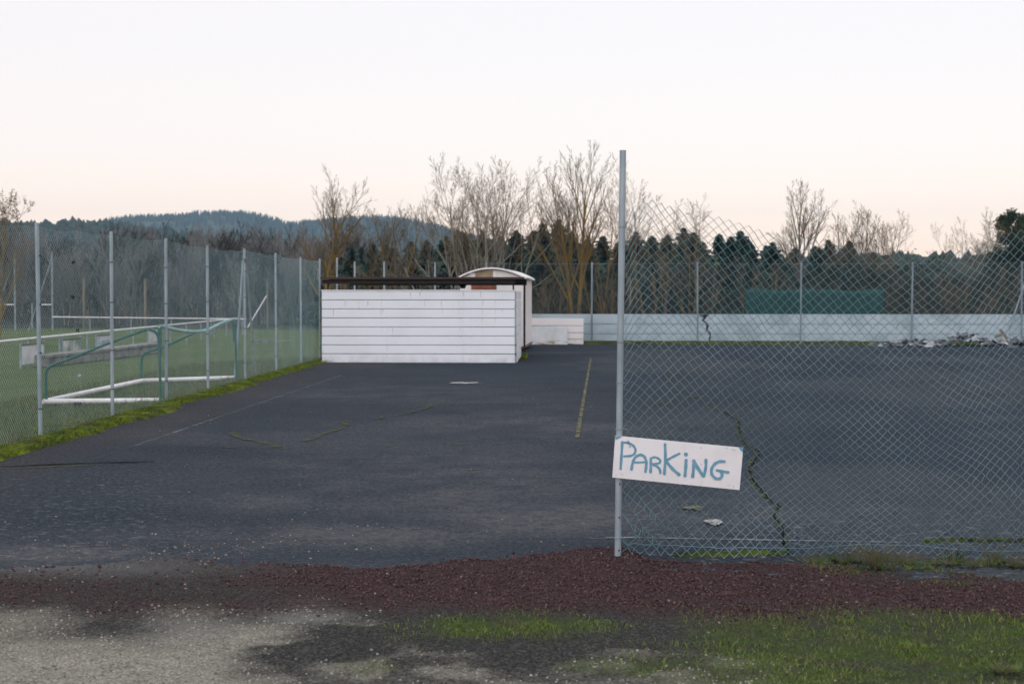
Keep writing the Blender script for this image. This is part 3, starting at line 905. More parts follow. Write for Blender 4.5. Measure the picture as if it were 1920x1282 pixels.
# open tube end
mb.tube([loc(ptop), loc(ptop) - Vector((0, 0, 0.05))], [pr * 0.88, pr * 0.88], 20, False)
ax = (ptop - foot).normalized()
spost = mb.build('post', M['galv'], front, True)
b0 = MB()
nvt = 20
tp = loc(ptop)
ringv = [(tp.x + COSN[20][k] * pr, tp.y + SINN[20][k] * pr, tp.z) for k in range(20)] + [(tp.x + COSN[20][k] * pr * 0.88, tp.y + SINN[20][k] * pr * 0.88, tp.z) for k in range(20)]
b0.v = ringv; b0.f = [(k, (k + 1) % 20, 20 + (k + 1) % 20, 20 + k) for k in range(20)]
b0.build('tube_rim', M['galv_dull'], spost)
for yy in (425, 640, 716, 803, 1008):
    f = (1048 - yy) / (1048 - 282)
    c0 = loc(foot.lerp(ptop, f))
    mb = MB(); mb.tube([c0 - ax * 0.004, c0 + ax * 0.004], pr + 0.0025, 20, True)
    mb.tube([c0 + Vector((pr, -0.004, 0)), c0 + Vector((pr + 0.02, -0.012, 0.004)), c0 + Vector((pr + 0.034, 0.006, -0.006))], 0.0018, 5)
    mb.build('tie_wire', M['galv_dull'], front)
for yy in (905, 968, 1030):
    f = (1048 - yy) / (1048 - 282)
    c0 = loc(foot.lerp(ptop, f)) + Vector((0.006, -pr, 0))
    mb = MB(); mb.tube([c0 + Vector((0, 0.004, 0)), c0 + Vector((0, -0.003, 0))], 0.0055, 8, True)
    mb.build('bolt', M['dark'], front)
topc = [(1160, 404), (1185, 378), (1215, 369), (1290, 385), (1385, 418), (1480, 441), (1560, 458), (1650, 470), (1750, 471), (1820, 456), (1870, 437), (1920, 424), (2000, 405), (2200, 395), (2500, 400)]
botc = [(1160, 1036), (1300, 1038), (1500, 1040), (1700, 1036), (1920, 1042), (2500, 1045)]
tcx = np.array([at(a, b, YF).x for a, b in topc]); tcz = np.array([at(a, b, YF).z for a, b in topc])
bcx = np.array([at(a, b, YF).x for a, b in botc]); bcz = np.array([at(a, b, YF).z for a, b in botc])
x_start = at(1166, 700, YF).x
Hf = 2.26
def front_fn(S, T, off):
    x0 = x_start + S
    t = T / Hf
    zt = np.interp(x0, tcx, tcz) + 0.05 * (fbm(x0 * 6, x0 * 0, 86) - 0.5); zb = np.interp(x0, bcx, bcz)
    lean = (ptop.x - foot.x) * (T / (ptop.z - foot.z)) * np.exp(-S / 0.8)
    n1 = fbm(x0 * 1.3 + 5, T * 1.3, 81) - 0.5; n2 = fbm(x0 * 1.3, T * 1.5 + 9, 82) - 0.5; n3 = fbm(x0 * 2.2, T * 2.0, 83) - 0.5
    grip = 1 - np.exp(-S / 0.25)
    low = np.exp(-T / 0.35)
    x = x0 + lean + grip * (n1 * 0.085 + 0.05 * np.sin(t * 5.0) * np.exp(-((x0 - 1.6) / 1.2) ** 2))
    z = zb + (zt - zb) * (t + 0.035 * np.sin(t * np.pi) * np.sin(x0 * 2.1)) + grip * n2 * 0.085
    y = YF - 0.005 + off + grip * n3 * 0.10 - low * grip * (0.05 + 0.07 * (fbm(x0 * 5, T * 6, 84) - 0.2))
    bulge = np.exp(-((T - 0.16) / 0.16) ** 2) * np.exp(-S / 0.28)
    x = x + bulge * 0.035 * np.sin(T * 43 + S * 30); z = z + bulge * 0.02 * np.sin(S * 60 + 1)
    return x - FO.x, y - FO.y, np.maximum(z, 0.012 + 0.0 * z) - FO.z
chain_link('wire_mesh', 4.3, Hf, 0.0625, 0.032, 0.0021, front_fn, M['wire'], front, 0.0016)
# tension wires
for T0 in (0.06,):
    S = np.linspace(0, 4.3, 90)
    xx, yy, zz = front_fn(S, np.full_like(S, T0), np.zeros_like(S))
    mb = MB(); mb.tube([(a, b, c) for a, b, c in zip(xx, yy - 0.004, zz)], 0.0014, 4)
    mb.build('tension_wire', M['wire'], front)
far_post = post(front, loc(Vector((4.9, YF, -0.02))), loc(Vector((4.92, YF, 2.45))), pr, M['galv'])

# --- the long fence on the left
lf = empty('chain_link_fence', C(fu, 16.4, 0))
tag(lf, 'long tall chain link fence with grey posts between court and football field', 'fence')
LO = lf.location.copy()
left_posts = [(-75, 860, 402), (76, 823, 418), (211, 786, 434), (312, 752, 447), (390, 735, 460), (460, 714, 466), (518, 697, 474), (565, 686, 482), (600, 679, 485)]
feet = []
for i, (px, pb, pt) in enumerate(left_posts):
    # foot on the fence line at that column
    d = ray(px, pb); k = fu / (d.x * CA - d.y * SA)
    f = Vector((d.x * k, d.y * k, 0.0))
    tz = at(px, pt, f.y).z
    feet.append((f, tz))
    th = random.uniform(-0.012, 0.012)
    o = post(lf, f - LO - Vector((0, 0, 0.05)), Vector((f.x + th, f.y + th, tz)) - LO, 0.024, M['galv'])
    for h in (0.35, 0.95, 1.55, 2.1):
        mb = MB(); c0 = f - LO + Vector((0, 0, h + random.uniform(-0.05, 0.05)))
        mb.tube([c0, c0 + Vector((0, 0, 0.014))], 0.0275, 10, True)
        mb.build('wire_clip', M['dark_metal'], o)
v0 = uv(feet[0][0])[1]; v1 = uv(feet[-1][0])[1]
fv = np.array([uv(f)[1] for f, _ in feet]); ftz = np.array([t_ for _, t_ in feet])
LL = v1 - v0
def left_fn(S, T, off):
    v = v0 + S
    zt = np.interp(v, fv, ftz) - 0.03 + 0.035 * (vnoise(v * 2.3, v * 0, 91) - 0.5)
    h = 2.38
    sag = np.abs(np.sin((v - fv[1]) / 2.7 * np.pi)) * 0.02
    z = 0.03 + (zt - sag - 0.03) * (T / h)
    o = off + 0.03 * (fbm(v * 1.1, T * 1.2, 92) - 0.5) + 0.02
    u = fu + o
    z = z + 0.012 * (fbm(v * 2, T * 2, 93) - 0.5)
    return u * CA + v * SA - LO.x, -u * SA + v * CA - LO.y, z
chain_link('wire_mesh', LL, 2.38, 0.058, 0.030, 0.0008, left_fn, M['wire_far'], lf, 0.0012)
# raking braces at the post near the end
bp, bt = feet[5]
btop = Vector((bp.x, bp.y, bt - 0.22)) - LO
post(lf, gp(440, 714) - LO, btop + Vector((-0.02, -0.03, 0)), 0.022, M['galv'], 'brace')
post(lf, gp(479, 704) - LO, btop + Vector((0.02, 0.03, 0)), 0.020, M['galv'], 'brace')
mb = MB(); mb.tube([btop - Vector((0, 0, 0.05)), btop + Vector((0, 0, 0.03))], 0.04, 10, True)
mb.build('brace_collar', M['wood'], lf)
for (px, py, nm) in ((138, 491, 'uppermost'), (136, 556, 'middle'), (145, 619, 'lowest')):
    d = ray(px, py); k = (fu + 0.05) / (d.x * CA - d.y * SA)
    c0 = Vector((d.x * k, d.y * k, EYE + d.z * k))
    mb = MB()
    for j in range(26):
        a = Vector((random.gauss(0, 1), random.gauss(0, 1), random.gauss(0, 0.7))).normalized() * random.uniform(0.012, 0.032)
        q = Vector((random.gauss(0, 1), random.gauss(0, 1), random.gauss(0, 1))).normalized() * 0.012
        r_ = a.cross(q).normalized() * 0.012
        mb.tri(c0 + a * 0.2, c0 + a + q, c0 + a * 0.9 + r_)
    tag(mb.build('leaf_clump', M['dark']), f'small dark leaf clump caught in the left fence mesh, {nm} of three', 'leaf clump')

# --- the fence above the far wall
ff = empty('chain_link_fence', C(0, wall_v - 0.12, 0))
tag(ff, 'far chain link fence standing in front of the low white wall', 'fence')
RO = ff.location.copy()
fpu = []
for px, pt in ((632, 483), (665, 490), (721, 491), (815, 492), (912, 492), (1109, 492), (1308, 491), (1501, 492), (1709, 491), (1915, 490), (2120, 488)):
    d = ray(px, 645); k = (wall_v - 0.12) / (d.x * SA + d.y * CA)
    f = Vector((d.x * k, d.y * k, 0))
    tz = at(px, pt, f.y).z
    fpu.append((uv(f)[0], tz))
    post(ff, f - RO, Vector((f.x + random.uniform(-.02, .02), f.y, tz)) - RO, 0.030, M['galv'])
fpu_a = np.array(fpu)
U0, U1 = fpu_a[4, 0], fpu_a[-1, 0]
def far_fn(S, T, off):
    u = U0 + S
    zt = np.interp(u, fpu_a[:, 0], fpu_a[:, 1]) - 0.03
    z = 0.05 + (zt - 0.05) * T / 2.6 + 0.02 * (fbm(u, T, 95) - 0.5)
    v = wall_v - 0.16 + off + 0.04 * (fbm(u * 0.8, T, 96) - 0.5)
    return u * CA + v * SA - RO.x, -u * SA + v * CA - RO.y, z
chain_link('wire_mesh', U1 - U0, 2.6, 0.066, 0.034, 0.0020, far_fn, M['wire_back'], ff, 0.0012)
for hgt in (0.33, 0.64, 2.58):
    S = np.linspace(0, U1 - U0, 60)
    a, b_, c_ = far_fn(S, np.full_like(S, hgt), np.zeros_like(S))
    mb = MB(); mb.tube(list(zip(a, b_ - 0.01, c_)), 0.0035, 4); mb.build('tension_wire', M['galv_dull'], ff)
# raking stay at the right
d0 = at(1884, 642, wall_v - 0.8); d1 = at(1922, 530, wall_v - 0.1)
d2 = d0 + (d1 - d0) * 1.3
post(ff, d0 - RO, d2 - RO, 0.028, M['galv'], 'brace')

# ------------------------------------------------------------------ low white wall of sheet panels
wall = empty('panel_wall', C(5, wall_v + 0.15, 0), -ALPHA)
tag(wall, 'low bluish white sheet panel wall with rust runs behind the far fence', 'wall')
wu0 = uv(gp(1094, 645))[0]; wtop = at(1500, 590, wall_v).z
rows = 3
ph = wtop / rows
edges_u = [wu0 - 2.4, wu0 + 0.25, wu0 + 3.7, wu0 + 7.15, wu0 + 10.7, wu0 + 14.2, wu0 + 17.7, wu0 + 21.2]
edges_u[1] = wu0 + 0.3
for r in range(rows):
    for a, b_ in zip(edges_u, edges_u[1:]):
        mb = MB()
        w = b_ - a - 0.006
        tilt = random.uniform(-0.004, 0.004)
        mb.box((0, tilt, -(ph - 0.012) / 2), (w, 0.03, ph - 0.012))
        o = mb.build('panel', M['clad_far'], wall, bevel=0.004)
        o.location = ((a + b_) / 2 - 5, random.uniform(-0.004, 0.004), (r + 1) * ph)
mb = MB(); mb.box(((edges_u[0] + edges_u[-1]) / 2 - 5, 0.03, wtop / 2 - 0.02), (edges_u[-1] - edges_u[0] - 0.02, 0.02, wtop - 0.05))
mb.build('backing', M['dark_metal'], wall)
mb = MB(); mb.box(((edges_u[0] + edges_u[-1]) / 2 - 5, 0.012, wtop + 0.008), (edges_u[-1] - edges_u[0], 0.07, 0.022))
mb.build('coping', M['clad_far'], wall, bevel=0.003)
# torn crack
def on_wall(px, py, out=0.022):
    d = ray(px, py); k = (wall_v + 0.15 - out) / (d.x * SA + d.y * CA)
    q = Vector((d.x * k, d.y * k, EYE + d.z * k))
    return Vector((uv(q)[0] - 5, -out, q.z))
crk = [(1316, 591, 3), (1322, 595, 5), (1318, 601, 4), (1324, 605, 3), (1327, 611, 4), (1325, 618, 3), (1330, 622, 4), (1332, 629, 2), (1330, 636, 3), (1333, 640, 1)]
mb = MB(); vprev = None
for (px, py, w) in crk:
    a, b_ = on_wall(px - w * 0.6, py), on_wall(px + w * 0.6, py + random.uniform(-1, 1))
    if vprev: mb.quad(vprev[0], vprev[1], b_, a)
    vprev = (a, b_)
mb.build('torn_crack', M['dark'], wall)
mb = MB(); mb.quad(on_wall(1312, 590, 0.024), on_wall(1330, 589, 0.024), on_wall(1326, 594, 0.024), on_wall(1314, 593, 0.024)); mb.build('torn_edge', M['dark'], wall)

RUST_WALL = [(1736, 592, 606), (1757, 592, 616), (1761, 592, 622), (1764, 592, 612), (1679, 609, 622), (1690, 609, 618), (1712, 610, 622), (1716, 610, 620), (1702, 627, 640), (1874, 592, 603), (1877, 592, 604), (1880, 592, 605),
             (1850, 609, 619), (1853, 609, 616), (1903, 610, 617), (1574, 592, 600), (1602, 593, 601), (1643, 609, 617), (1550, 609, 619), (1485, 627, 634), (1490, 627, 633), (1354, 626, 633), (1358, 626, 632), (1234, 626, 632), (1405, 626, 634)]
# the loose warm-white sheets between the caravan and the wall
stk = empty('sheet_stack', C(uv(gp(1045, 648))[0], wall_v - 0.35, 0), -ALPHA)
tag(stk, 'warm white board screen with a loose grey sheet leaning on it beside the caravan', 'screen')
def wu(px): return (px - 960) / F * stk.location.y
sx0 = stk.location.x
z_of = lambda py: at(1040, py, stk.location.y).z
for i, (y0_, y1_) in enumerate(((597, 610), (611, 623.3), (624, 635.6), (636.2, 648))):
    mb = MB()
    zt, zb = z_of(y0_), max(0.0, z_of(y1_))
    xl = wu(1046) if i == 0 else wu(1000)
    mb.box(((xl + wu(1094)) / 2 - sx0, 0, -(zt - zb) / 2), (wu(1094) - xl, 0.03, zt - zb - 0.008))
    o = mb.build('board', M['clad_pink'], stk, bevel=0.004); o.location = (0, 0, zt)
mb = MB(); mb.box(((wu(985) + wu(1047)) / 2 - sx0, -0.02, -0.115), (wu(1047) - wu(985), 0.03, 0.23))
o = mb.build('board', M['clad_pink'], stk, bevel=0.004); o.location = (0, 0, z_of(596.5))
mb = MB(); hh_ = z_of(612.0)
mb.box(((wu(990) + wu(1064)) / 2 - sx0, 0, -hh_ / 2), (wu(1064) - wu(990), 0.012, hh_), M=Matrix.Rotation(math.radians(-6), 3, 'X'))
m, t, b = nodes_of('grey_sheet')
v = coords(t); col = mixc(t, remap(t, noise(t, 2.5, 5, 0.6, v), 0.35, 0.7), (0.66, 0.66, 0.67), (0.52, 0.52, 0.53))
sp = N(t, 'ShaderNodeSeparateXYZ'); t.links.new(v, sp.inputs[0])
msk = mul(t, remap(t, sp.outputs['Z'], -hh_ + 0.16, -hh_ + 0.07), remap(t, noise(t, 3.2, 3, 0.6, coords(t, (1, 1, 6))), 0.48, 0.6))
t.links.new(mixc(t, msk, col, (0.30, 0.17, 0.07)), b.inputs['Base Color']); b.inputs['Roughness'].default_value = 0.6
M['grey_sheet'] = m
o = mb.build('loose_sheet', m, stk); o.location = (0, -0.10, hh_)

# green windbreak netting behind the wall
net = empty('windbreak_net', at(1530, 590, wall_v + 0.6))
net.location.z = 0
tag(net, 'dark green windbreak net panel behind the low white wall', 'windbreak')
NY = net.location.y
def net_panel(x0, x1, ytop, ybot):
    nxp, nzp = 26, 8
    V = []; 
    for j in range(nzp):
        for i in range(nxp):
            a = i / (nxp - 1); c_ = j / (nzp - 1)
            p_ = at(x0 + (x1 - x0) * a, ybot + (ytop - ybot) * c_, NY)
            V.append((p_.x - net.location.x, 0.05 * math.sin(i * 1.3) * math.sin(c_ * 3) + random.uniform(-.01, .01), p_.z + (0.03 * math.sin(a * 9) if j == nzp - 1 else 0)))
    me = mesh_np('net', V, grid_faces(nxp, nzp), True)
    o = link('net', me, M['net'], net)
    md = o.modifiers.new('thick', 'SOLIDIFY'); md.thickness = 0.004
m, t, b = nodes_of('green_netting')
v = coords(t); c = mixc(t, remap(t, noise(t, 3, 4, 0.6, v), 0.3, 0.7), (0.006, 0.048, 0.044), (0.012, 0.070, 0.064))
t.links.new(c, b.inputs['Base Color']); b.inputs['Roughness'].default_value = 0.8
vz = coords(t, (38, 38, 38)); ch = N(t, 'ShaderNodeTexNoise'); ch.inputs['Scale'].default_value = 1.5; t.links.new(vz, ch.inputs['Vector'])
t.links.new(remap(t, ch.outputs['Fac'], 0.30, 0.42), b.inputs['Alpha'])
M['net'] = m
net_panel(1400, 1528, 543, 600); net_panel(1529, 1656, 544, 600)
for px in (1400, 1528, 1656):
    f = at(px, 560, NY); post(net, Vector((f.x - net.location.x, 0.03, -0.05)), Vector((f.x - net.location.x, 0.03, at(px, 541, NY).z)), 0.025, M['green_tube'])

# ------------------------------------------------------------------ shelter
cr = gp(966, 680.5); cl = gp(602, 680.5)
su1, sv0 = uv(cr); su0 = su1 - (cr - cl).length
sh = empty('shelter', C(su0, sv0, 0), -ALPHA)
tag(sh, 'open sided shelter clad in white boards under a flat brown roof', 'shelter')
W = su1 - su0
ztop = at(800, 545.5, sv0).z
bh = ztop / 8
split = (868 - 602) / (966 - 602) * W
DEP = 3.3
for r in range(8):
    for a, b_ in ((0, split), (split, W)):
        mb = MB()
        w = b_ - a - 0.003
        # board section: flat face with a rolled lower lip
        h = bh
        prof = [(0.0, -0.006), (-0.014, -0.014), (-0.018, -h * 0.5), (-0.020, -h + 0.012), (-0.010, -h + 0.004), (0.0, -h + 0.003), (0.012, -h + 0.003), (0.012, -0.006)]
        nP = len(prof)
        for xx in (-w / 2, w / 2):
            mb.v += [(xx, y_, z_) for y_, z_ in prof]
        for k in range(nP):
            k2 = (k + 1) % nP
            mb.f.append((k, k2, nP + k2, nP + k))
        mb.f.append(tuple(reversed(range(nP)))); mb.f.append(tuple(range(nP, 2 * nP)))
        o = mb.build('board', M['clad'], sh)
        o.location = ((a + b_) / 2, random.uniform(-0.002, 0.002), (r + 1) * bh + random.uniform(-0.002, 0.002))
    mb = MB(); mb.box((0, DEP / 2, -bh / 2), (0.03, DEP, bh - 0.02))
    o = mb.build('side_board', M['clad'], sh, bevel=0.004); o.location = (W + 0.03, 0.06 + random.uniform(0, 0.05), (r + 1) * bh)
mb = MB(); mb.box((W / 2, 0.022, ztop / 2), (W - 0.02, 0.014, ztop - 0.04)); mb.build('backing', M['galv_dull'], sh)
mb = MB(); mb.box((W / 2, 0.0, ztop + 0.012), (W + 0.03, 0.055, 0.03)); mb.build('top_rail', M['clad'], sh, bevel=0.004)
mb = MB(); mb.box((W + 0.004, -0.012, ztop / 2), (0.022, 0.03, ztop + 0.02)); mb.build('corner_strip', M['galv_dull'], sh)
for k in range(2):
    mb = MB(); mb.tube([(W + 0.014, -0.03, bh * (k + 1)), (W + 0.014, -0.055, bh * (k + 1))], 0.02, 8, True); mb.build('bolt', M['dark'], sh)
zr = at(800, 521, sv0).z
zr2 = at(981, 521, sv0 + 4.3).z
rl, rr = -0.02, W + 0.22
def roof_z(y): return zr + (zr2 - zr) * (y / 4.4) * 0.35
# corrugated roof sheet
nr_ = 120
V = []; 
for j, y_ in enumerate((-0.12, 4.45)):
    for i in range(nr_):
        x_ = rl + (rr - rl) * i / (nr_ - 1)
        V.append((x_, y_, roof_z(y_) + 0.010 * math.sin(i * math.pi / 2)))
me = mesh_np('roof_sheet', V, grid_faces(nr_, 2))
o = link('roof_sheet', me, M['roof_brown'], sh); md = o.modifiers.new('thick', 'SOLIDIFY'); md.thickness = 0.02
mb = MB(); mb.box(((rl + rr) / 2, -0.135, zr - 0.005), (rr - rl, 0.012, 0.05)); mb.build('fascia', M['roof_brown'], sh)
mb = MB(); mb.box(((rl + rr) / 2 - 0.1, 0.03, zr - 0.09), (rr - rl - 0.25, 0.06, 0.10)); mb.build('beam', M['dark_metal'], sh)
mb = MB(); mb.box(((rl + rr) / 2, 4.2, roof_z(4.2) - 0.10), (rr - rl - 0.1, 0.06, 0.14)); mb.build('beam', M['dark_metal'], sh)
for y_ in (1.2, 2.6):
    mb = MB(); mb.box(((rl + rr) / 2, y_, roof_z(y_) - 0.06), (rr - rl - 0.1, 0.05, 0.07)); mb.build('purlin', M['dark_metal'], sh)
for fx in (0.03, 0.455, 0.99):
    mb = MB(); mb.box((W * fx, 0.06, (zr - 0.14) / 2), (0.04, 0.04, zr - 0.14)); mb.build('post', M['dark_metal'], sh)
mb = MB(); mb.box((W + 0.115, 3.9, (roof_z(3.9) - 0.02) / 2), (0.055, 0.055, roof_z(3.9) - 0.02)); mb.build('post', M['dark_metal'], sh)
for fx in (0.05, 0.535):
    mb = MB(); mb.box((W * fx, 4.2, roof_z(4.2) / 2 - 0.09), (0.05, 0.05, roof_z(4.2) - 0.18)); mb.build('post', M['dark_metal'], sh)
M['rust_run'] = mat_paint('rust_run', (0.56, 0.36, 0.16), 22, 0.34, 0.70, (1, 1, 0.15))
def rust(parent, pts, Yd, off, wid):
    for (px, y0_, y1_) in pts:
        a = at(px, y0_, Yd) - parent.location; b_ = at(px, y1_, Yd) - parent.location
        Rm = Matrix.Rotation(ALPHA, 3, 'Z'); a = Rm @ a; b_ = Rm @ b_
        w = wid * random.uniform(0.6, 1.2)
        mb = MB(); mb.quad((a.x - w, off, a.z), (a.x + w, off, a.z), (b_.x + w * 0.35, off, b_.z), (b_.x - w * 0.35, off, b_.z))
        mb.build('rust_run', M['rust_run'], parent)
rust(sh, [(646, 564, 577), (650, 564, 574), (673, 564, 583), (690, 565, 574), (625, 580, 592), (714, 580, 592), (718, 580, 589), (797, 564, 573), (828, 564, 576), (830, 580, 588),
          (770, 548, 559), (788, 548, 556), (870, 547, 556), (902, 547, 558), (737, 616, 632), (942, 581, 586)], C(su0, sv0).y - 0.03, -0.024, 0.008)
rust(wall, RUST_WALL, wall.location.y, -0.019, 0.011)
# moss tuft beside the side wall
moss_patch('moss_clump', [(984, 668, 0.10, 0.9), (980, 676, 0.09, 0.5)], 0.09, 'small green moss clump at the right foot of the shelter')

# ------------------------------------------------------------------ caravan with arched roof
cY = 40.2
c_l, c_r = at(862, 560, cY), at(981, 560, cY)
cw = c_r.x - c_l.x
car_rot = -math.atan2(at(996, 600, 43.9).x - c_r.x, 3.7)
cv_ = empty('site_caravan', (c_r.x, cY, 0), car_rot)
tag(cv_, 'white arched roof caravan behind the shelter', 'caravan')
CL_ = 4.0
z0 = 0.16; ze = at(985, 521, cY).z; zp = at(915, 505, cY).z
def arc(x):   # x from -cw..0
    t_ = (x + cw / 2) / (cw / 2)
    return ze + (zp - ze) * (1 - t_ * t_)
na = 18
xs_ = [-cw + cw * i / (na - 1) for i in range(na)]
mb = MB()
front_v = [(x, 0, arc(x) - 0.02) for x in xs_] + [(0, 0, z0), (-cw, 0, z0)]
k = len(front_v)
mb.v = front_v + [(x, CL_, z) for x, _, z in front_v]
mb.f.append(tuple(range(k))); mb.f.append(tuple(reversed(range(k, 2 * k))))
for i in range(k):
    j = (i + 1) % k
    mb.f.append((i, k + i, k + j, j))
mb.build('body', M['caravan'], cv_)
mb = MB()
ov = 0.09
ro = [(-cw - ov + (cw + 2 * ov) * i / (na - 1)) for i in range(na)]
ra = [(x, arc(max(-cw, min(0, x))) + 0.02 - (0.05 if (x < -cw or x > 0) else 0)) for x in ro]
prof = [(x, z + 0.035) for x, z in ra] + [(x, z - 0.01) for x, z in reversed(ra)]
k = len(prof)
mb.v = [(x, -0.12, z) for x, z in prof] + [(x, CL_ + 0.12, z) for x, z in prof]
for i in range(k):
    j = (i + 1) % k
    mb.f.append((i, k + i, k + j, j))
nq = na
for i in range(na - 1):
    mb.f.append((i, i + 1, k - 2 - i, k - 1 - i)); mb.f.append((k + i + 1, k + i, 2 * k - 1 - i, 2 * k - 2 - i))
mb.build('roof', M['clad_pink'], cv_)
def cpanel(name, x0, x1, y0_, y1_, mat, out=0.02):
    a, b_ = at(x0, y0_, cY), at(x1, y1_, cY)
    mb = MB(); mb.box(((a.x + b_.x) / 2 - c_r.x, -out / 2 + 0.002, (a.z + b_.z) / 2), (b_.x - a.x, out, a.z - b_.z)); return mb.build(name, mat, cv_, bevel=0.003)
cpanel('red_panel', 883, 931, 530.5, 560, M['brick_red'])
cpanel('tan_panel', 891, 924, 507.5, 527, M['tan_panel'])
cpanel('vent', 934, 945, 527, 531.5, M['galv_dull'])
cpanel('frame_strip', 924.5, 931, 507, 527, M['clad_pink'], 0.03)
cpanel('frame_strip', 880, 890, 511, 527, M['clad_pink'], 0.03)
mb = MB(); mb.box((0.008, CL_ / 2, z0 - 0.03), (0.03, CL_, 0.06)); mb.build('sill_rail', M['wood'], cv_)
mb = MB(); mb.box((-cw / 2, -0.01, z0 - 0.03), (cw, 0.03, 0.06)); mb.build('sill_rail', M['brick_red'], cv_)
mb = MB(); mb.box((-cw / 2, CL_ / 2, 0.06), (cw - 0.3, CL_ - 0.4, 0.12)); mb.build('chassis', M['dark_metal'], cv_)
for y_ in (1.5, 2.3):
    mb = MB(); mb.tube([(-0.22, y_, 0.2), (-0.10, y_, 0.2)], 0.2, 16, True); mb.build('wheel', M['dark'], cv_)
for k in range(5):
    mb = MB(); y_ = 0.05 + k * 0.55; mb.tube([(ov + 0.01, y_, ze - 0.02), (ov - 0.05, y_, ze + 0.02)], 0.02, 6, True); mb.build('roof_clip', M['dark'], cv_)
# dark hanging bucket seen under the roof
bk = at(868, 534, 38.2)
mb = MB(); mb.tube([(bk.x, bk.y, bk.z + 0.07), (bk.x, bk.y, bk.z + 0.02), (bk.x, bk.y, bk.z - 0.10)], [0.085, 0.10, 0.06], 14, True)
mb.tube([(bk.x - 0.08, bk.y, bk.z + 0.07), (bk.x, bk.y, bk.z + 0.17), (bk.x + 0.08, bk.y, bk.z + 0.07)], 0.006, 5)
tag(mb.build('hanging_bucket', M['dark']), 'small dark bucket hanging under the shelter roof beside the caravan', 'bucket')

# ------------------------------------------------------------------ heap of broken slate by the wall
heap = empty('slate_heap', C(uv(gp(1862, 657))[0], wall_v - 1.15, 0))
tag(heap, 'long low heap of broken grey slates at the foot of the white wall', 'rubble heap')
M['slate'] = mat_leaf('broken_slate', (0.15, 0.155, 0.165), (0.46, 0.44, 0.46), 1.6, 0.7, 0.4, 0.62)
M['slate_dark'] = mat_leaf('dark_slate', (0.04, 0.042, 0.046), (0.14, 0.14, 0.145), 1.6, 0.7)
shards = []
for s_ in range(10):
    mb = MB()
    n_ = random.randint(4, 6)
    pts = []
    for k in range(n_):
        a = 2 * math.pi * (k + random.uniform(-0.25, 0.25)) / n_
        pts.append((math.cos(a) * random.uniform(0.10, 0.19), math.sin(a) * random.uniform(0.06, 0.13)))
    th = random.uniform(0.012, 0.025)
    mb.v = [(x, y_, 0) for x, y_ in pts] + [(x, y_, th) for x, y_ in pts]
    mb.f = [tuple(reversed(range(n_))), tuple(range(n_, 2 * n_))] + [(k, (k + 1) % n_, n_ + (k + 1) % n_, n_ + k) for k in range(n_)]
    me = mb.mesh('slate_shard'); me.materials.append(M['slate'] if s_ % 3 else M['slate_dark'])
    shards.append(me)
def heap_h(x, y_):
    e = 1 - ((x - 0.3) / 2.6) ** 2 - (y_ / 0.8) ** 2
    return 0.33 * max(0, e) ** 0.7 * (0.75 + 0.35 * math.sin(x * 3 + 1))
for i in range(290):
    x = random.uniform(-2.7, 2.6); y_ = random.gauss(-0.1, 0.36)
    h_ = heap_h(x, y_)
    o = link('shard', random.choice(shards), None, heap)
    o.location = (x, y_, h_ * random.uniform(0.55, 1.0) + 0.01)
    o.rotation_euler = (random.gauss(0, 0.38), random.gauss(0, 0.38), random.uniform(0, 6.28))
    s_ = random.uniform(0.5, 1.5); o.scale = (s_, s_, s_)
hb = at(1880, 640, heap.location.y)
pk = empty('broken_plank', (hb.x, heap.location.y, 0)); tag(pk, 'broken wooden plank leaning on top of the slate heap', 'plank')
mb = MB(); mb.box((0.05, 0.05, 0.36), (0.08, 0.03, 0.38), M=Matrix.Rotation(math.radians(-38), 3, 'Y')); mb.build('board', M['wood'], pk)
mb = MB(); mb.box((-0.14, 0.0, 0.31), (0.09, 0.03, 0.22), M=Matrix.Rotation(math.radians(70), 3, 'Y')); mb.build('offcut', M['wood'], pk)

# ------------------------------------------------------------------ football field: rails, boards, bench, poles, goal
FZ = -0.54
RX = -14.2
def on_rail(px, py):
    d = ray(px, py); k = RX / d.x
    return Vector((RX, d.y * k, EYE + d.z * k))
rail = empty('touchline_rail', (RX, 40, FZ))
tag(rail, 'white touchline rail running along the near side of the football field', 'railing')
def rz_at(y): return np.interp(y, [30, on_rail(0, 640).y, on_rail(445, 597).y], [EYE - 1.38, on_rail(0, 640).z, on_rail(445, 597).z])
ys = [31, 40, 50, 60, on_rail(445, 597).y]
mb = MB(); mb.tube([(0, y - 40, float(rz_at(y)) - FZ) for y in ys], 0.032, 8, True); mb.build('top_rail', M['white_tube'], rail)
y = 33.0
while y < 73:
    mb = MB(); mb.tube([(0, y - 40, -0.05), (0, y - 40, float(rz_at(y)) - FZ)], 0.030, 8); mb.build('post', M['galv_dull'], rail); y += 2.9
M['ad_white'] = mat_noise('weathered_white_board', (0.66, 0.62, 0.64), (0.42, 0.42, 0.42), 2.5, 0.45, 0.8, rough=0.6)
M['ad_green'] = mat_noise('moss_stained_board', (0.60, 0.58, 0.58), (0.18, 0.22, 0.16), 2.2, 0.40, 0.62, rough=0.6)
M['blue_ink'] = mat_noise('faded_blue_paint', (0.10, 0.28, 0.36), (0.16, 0.36, 0.44), 8)
